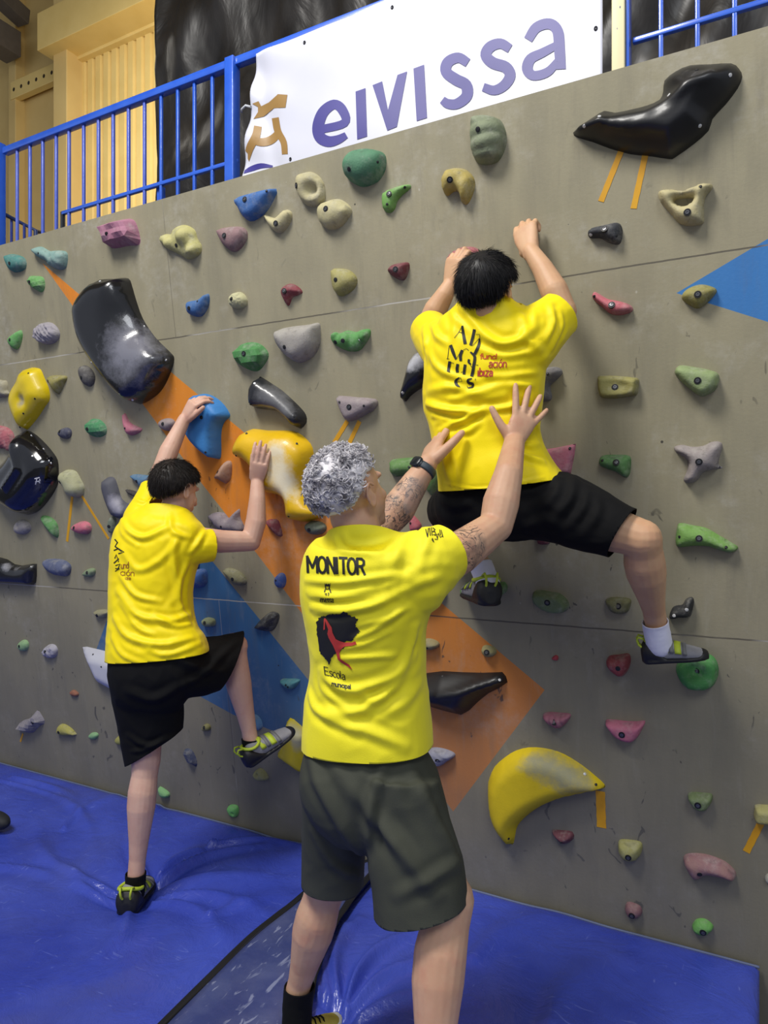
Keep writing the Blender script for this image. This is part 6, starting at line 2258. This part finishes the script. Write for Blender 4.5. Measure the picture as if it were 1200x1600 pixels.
    limb(bm, [D(470, 1528, 2.06), D(465, 1560, 2.07), D(463, 1620, 2.07)], [.045, .043, .043], 18)
    me = cloth(bm, .005, [(D(468, 1541, 2.065), Vector((0, 0, 1)), .09)], (), .001, 30, 2, name='sock')
    thicken(obj('sock', me, M_blk, body))
    M_olsh = mat('olive_yellow_mesh', 'b0a046', .7, c2='9c8c34', ns=30, bump=.001, bs=200)
    M_ws = mat('white_sneaker_sole', 'dcdcd8', .6)
    h_ = D(447, 1640, 2.03)
    shoe(body, G(452, 1640) + Vector((0, 0, 0.0)), G(530, 1592), Vector((0, 0, 1)), 'sneaker', M_olsh, M_ws, M_ws, kind='run', s=1.0)
    bm = bmesh.new()
    limb(bm, [aR + Vector((0, 0, .03)), aR2 + Vector((0, 0, .06))], [.043, .042], 18)
    me = cloth(bm, .005, [(aR, Vector((0, 0, 1)), .09)], (), .001, 30, 2, name='sock')
    thicken(obj('sock', me, M_blk, body))
    hb = aR2 - FWD * .07 - RGT * .03
    shoe(body, hb, hb + (FWD * .9 + RGT * .45).normalized() * .29, Vector((0, 0, 1)), 'sneaker', M_olsh, M_ws, M_ws, kind='run')
    hair_obj(body, hc, MH, 1.03, hair_mat('grey_hair', 'ccc8cc', 'e4e1e4', '8e8a90', .5), 'curly', seed=8)
    return body


instructor()


# ================================================================ PERSON: the boy on the left
def boy():
    bm = bmesh.new()
    loft(bm, [S4((228, 806), (298, 815), 2.90, 2.86, .055), S4((205, 830), (305, 838), 2.90, 2.84, .08), S4((190, 880), (290, 885), 2.88, 2.83, .09), S4((186, 950), (288, 950), 2.85, 2.82, .09), S4((184, 1010), (296, 1000), 2.84, 2.82, .095), S4((188, 1060), (300, 1050), 2.83, 2.81, .10), S4((205, 1100), (285, 1085), 2.83, 2.81, .07)])
    hc = D(275, 768, 2.90)
    MH = frame(FWD * .80 + RGT * .50 - Vector((0, 0, .22)), Vector((0, 0, 1)) + FWD * .15 + RGT * .05)
    limb(bm, [D(258, 825, 2.87), hc + Vector((0, 0, -.045))], [.058, .052])
    head_geo(bm, hc, MH, .96)
    eR, wR = D(392, 846, 2.98), D(402, 752, 3.02)
    limb(bm, [D(298, 842, 2.84), D(345, 846, 2.91), eR], [.052, .047, .041])
    limb(bm, [eR, D(400, 815, 2.99), D(402, 780, 3.0), wR], [.040, .043, .034, .027])
    h_ = W(406, 718, .135)
    dd = h_ - wR
    hand_geo(bm, wR, dd, FWD, 1 if dd.cross(FWD).dot(RGT) < 0 else -1, (.22, .2, .22, .26), .03, (.3, .2, .5), .95, .0, 1.0)
    eL, wL = D(252, 735, 3.08), W(288, 655, .12)
    limb(bm, [D(225, 815, 2.93), D(240, 775, 3.0), eL], [.050, .046, .041])
    limb(bm, [eL, D(264, 705, 3.11), D(277, 678, 3.14), wL], [.039, .041, .033, .027])
    h_ = W(303, 627, .10)
    dd = h_ - wL
    hand_geo(bm, wL, dd, NW * -1 - Vector((0, 0, .2)) + U * .3, 1 if dd.cross(NW * -1).dot(U) > 0 else -1, (.45, .45, .45, .5), .08, (.55, .2, .1), .95, .15, 1.1)
    # standing leg
    kL, aL = D(228, 1192, 2.86), D(213, 1362, 2.84)
    limb(bm, [D(222, 1075, 2.84), D(226, 1130, 2.86), kL], [.085, .072, .056])
    kd = aL - kL
    calf(bm, kL, aL, -FWD, .96)
    limb(bm, [aL, D(210, 1396, 2.84)], [.033, .03])
    # raised leg
    kR, aR = D(366, 1010, 3.04), D(392, 1158, 3.03)
    limb(bm, [D(268, 1060, 2.83), D(318, 1040, 2.94), kR], [.090, .076, .058])
    kd = aR - kR
    calf(bm, kR, aR, -RGT * .7 - FWD * .3, .94)
    limb(bm, [aR, D(397, 1178, 3.03)], [.033, .03])
    me = vox(bm, .0040, 2, 'body')
    body = obj('person', me, SK_B)
    tag(body, 'short-haired boy at left, left foot on the mat and right foot raised on the wall', 'person', 'people on and at the wall')
    # shirt
    bm = bmesh.new()
    loft(bm, [S4((240, 778), (290, 786), 2.90, 2.88, .05), S4((225, 794), (302, 808), 2.90, 2.865, .07), S4((203, 808), (316, 826), 2.92, 2.84, .095), S4((184, 835), (316, 852), 2.91, 2.83, .112), S4((177, 880), (302, 892), 2.90, 2.83, .115), S4((175, 940), (298, 940), 2.87, 2.83, .112),
              S4((172, 990), (306, 978), 2.85, 2.82, .118), S4((169, 1022), (320, 1000), 2.84, 2.82, .128), S4((168, 1065), (332, 1045), 2.84, 2.82, .128)], 2.4, 36)
    limb(bm, [D(280, 858, 2.84), D(302, 852, 2.855), D(330, 852, 2.885), D(345, 850, 2.91)], [.086, .076, .066, .064], 20)
    limb(bm, [D(217, 850, 2.90), D(225, 815, 2.93), D(240, 777, 3.0), D(248, 750, 3.05)], [.092, .084, .068, .060], 20)
    z = lambda a: [(p[0] / 4, 700 + p[1] / 4) for p in a]
    folds = [
        (z([(780, 330), (760, 420), (800, 520), (900, 560), (1040, 500)]), .011, .009), (z([(740, 420), (770, 540), (860, 610)]), .009, .006),
        (z([(760, 640), (860, 760), (1000, 700), (1130, 560)]), .012, .006), (z([(750, 800), (850, 920), (1000, 960)]), .010, .008),
        (z([(735, 890), (850, 1040), (1060, 1080), (1190, 1040)]), .012, .009), (z([(745, 960), (860, 1120), (960, 1170)]), .009, .006),
        (z([(715, 1060), (800, 1180), (1000, 1230), (1200, 1190)]), .012, .009), (z([(960, 1040), (1080, 1110), (1190, 1100)]), .009, .007),
        (z([(1100, 540), (1085, 700), (1110, 850), (1090, 960)]), .013, .009), (z([(1180, 700), (1130, 840), (1125, 980), (1180, 1080)]), .011, .008),
        (z([(1060, 420), (1080, 520), (1180, 560)]), .010, .006), (z([(1290, 500), (1240, 590), (1190, 660)]), .010, .007),
        (z([(850, 320), (900, 340), (940, 310)]), .008, .006), (z([(900, 1250), (1050, 1290), (1250, 1220)]), .010, .006), (z([(700, 1180), (760, 1290), (900, 1350)]), .009, .005),
    ]
    me = cloth(bm, .0058, [
        (D(330, 852, 2.888), D(392, 846, 2.98) - D(298, 850, 2.84), .10), (D(244, 764, 3.02), D(252, 735, 3.08) - D(230, 805, 2.95), .085),
        (D(266, 798, 2.885), Vector((0, 0, 1)) + FWD * .5 + RGT * .1, .085), ((D(170, 1036, 2.84) + D(326, 1012, 2.82)) / 2, D(168, 1065, 2.84) - D(169, 1022, 2.84) + (RGT * .012), .27)], folds, .0035, 9, 3, seed=31, name='shirt')
    bv_ = bvh_of(me)
    shirt = thicken(obj('t_shirt', me, M_yel, body))
    bk = [([(718, 570), (735, 590), (720, 615), (762, 645)], 2), ([(712, 640), (740, 628), (775, 650), (740, 660)], 1.8), ([(718, 690), (728, 665), (735, 690)], 1.6), ([(712, 720), (745, 690), (740, 712)], 1.8), ([(722, 735), (750, 725), (738, 755), (722, 752)], 1.7), ([(720, 770), (748, 752)], 1.2)]
    drape('black_lettering', [stroke(z(p), w_) for p, w_ in bk], bv_, M_ink, shirt, .0016, 2)
    rd = write('und', (189.5, 888.5), (9.5, -.6), (0, -10), 1.1) + write('ción', (188.5, 899), (15, .6), (0, -9.5), 1.1) + write('iza', (196, 905.5), (9, .3), (0, -5), .9)
    drape('red_lettering', rd, bv_, mat('brown_red_print', 'a8701c', .6), shirt, .0016, 2)
    # shorts
    bm = bmesh.new()
    loft(bm, [S4((176, 1005), (300, 985), 2.84, 2.82, .10), S4((172, 1032), (318, 1010), 2.84, 2.82, .12), S4((173, 1060), (318, 1045), 2.84, 2.82, .125), S4((182, 1090), (300, 1080), 2.84, 2.83, .11), S4((200, 1120), (280, 1110), 2.85, 2.84, .06)], 2.4, 34)
    loft(bm, [S4((174, 1060), (272, 1050), 2.85, 2.83, .115), S4((182, 1110), (284, 1095), 2.86, 2.85, .10), S4((192, 1160), (284, 1135), 2.87, 2.86, .090), S4((202, 1215), (286, 1190), 2.88, 2.87, .086)], 2.3, 30)
    limb(bm, [D(275, 1045, 2.83), D(308, 1042, 2.9), D(338, 1036, 2.97), D(366, 1024, 3.03), D(384, 1016, 3.07)], [.118, .116, .112, .094, .084], 24)
    folds = [([(200, 1080), (240, 1092), (285, 1070)], .016, .010), ([(290, 1070), (320, 1050), (370, 1000)], .014, .008), ([(200, 1150), (230, 1165), (275, 1150)], .010, .007), ([(205, 1175), (230, 1170), (260, 1150)], .008, .006), ([(270, 1020), (300, 1040), (350, 1050)], .016, .007)]
    me = cloth(bm, .0065, [
        (D(243, 1165, 2.87), D(205, 1197, 2.87) - D(205, 1120, 2.86) + RGT * .13, .165), (D(359, 1036, 3.0), RGT * .86 - Vector((0, 0, .5)) + FWD * .35, .155), (D(240, 1012, 2.83), Vector((0, 0, 1)), .2)], folds, .004, 8, 3, seed=41, name='shorts')
    thicken(obj('shorts', me, M_blk, body))
    # socks
    for pts, c_ in (([D(213, 1355, 2.84), D(212, 1370, 2.84), D(211, 1395, 2.84)], D(212, 1364, 2.84)), ([D(391, 1145, 3.03), D(393, 1160, 3.03), D(397, 1180, 3.03)], D(392, 1154, 3.03))):
        bm = bmesh.new()
        limb(bm, pts, [.040, .040, .038], 18)
        me = cloth(bm, .004, [(c_, Vector((0, 0, 1)), .08)], (), .001, 30, 2, name='sock')
        thicken(obj('sock', me, M_blk, body))
    hb = G(198, 1416)
    hb.z = -.035
    tb = G(226, 1364)
    tb.z = -.035
    shoe(body, hb, tb, Vector((0, 0, 1)), 'climbing_shoe', M_gsh, M_rub, M_gsh, s=1.25)
    shoe(body, D(388, 1197, 3.0), D(458, 1142, 3.12), Vector((0, 0, 1)), 'climbing_shoe', M_gsh, M_rub, M_gsh, s=1.2)
    hair_obj(body, hc, MH, 1.0, hair_mat('dark_brown_hair', '17120f', '241c18'), 'short', seed=12)


boy()

# dark object resting on the mat at the far left edge
bm = bmesh.new()
p = G(-8, 1296)
ball(bm, p + Vector((0, 0, .045)), (.10, .05, .042))
me = vox(bm, .006, 2)
o = obj('dark_cushion', me, mat('dark_rubbery', '1d1f24', .7))
tag(o, 'dark rounded object lying on the blue mat, cut by the left edge', 'object')
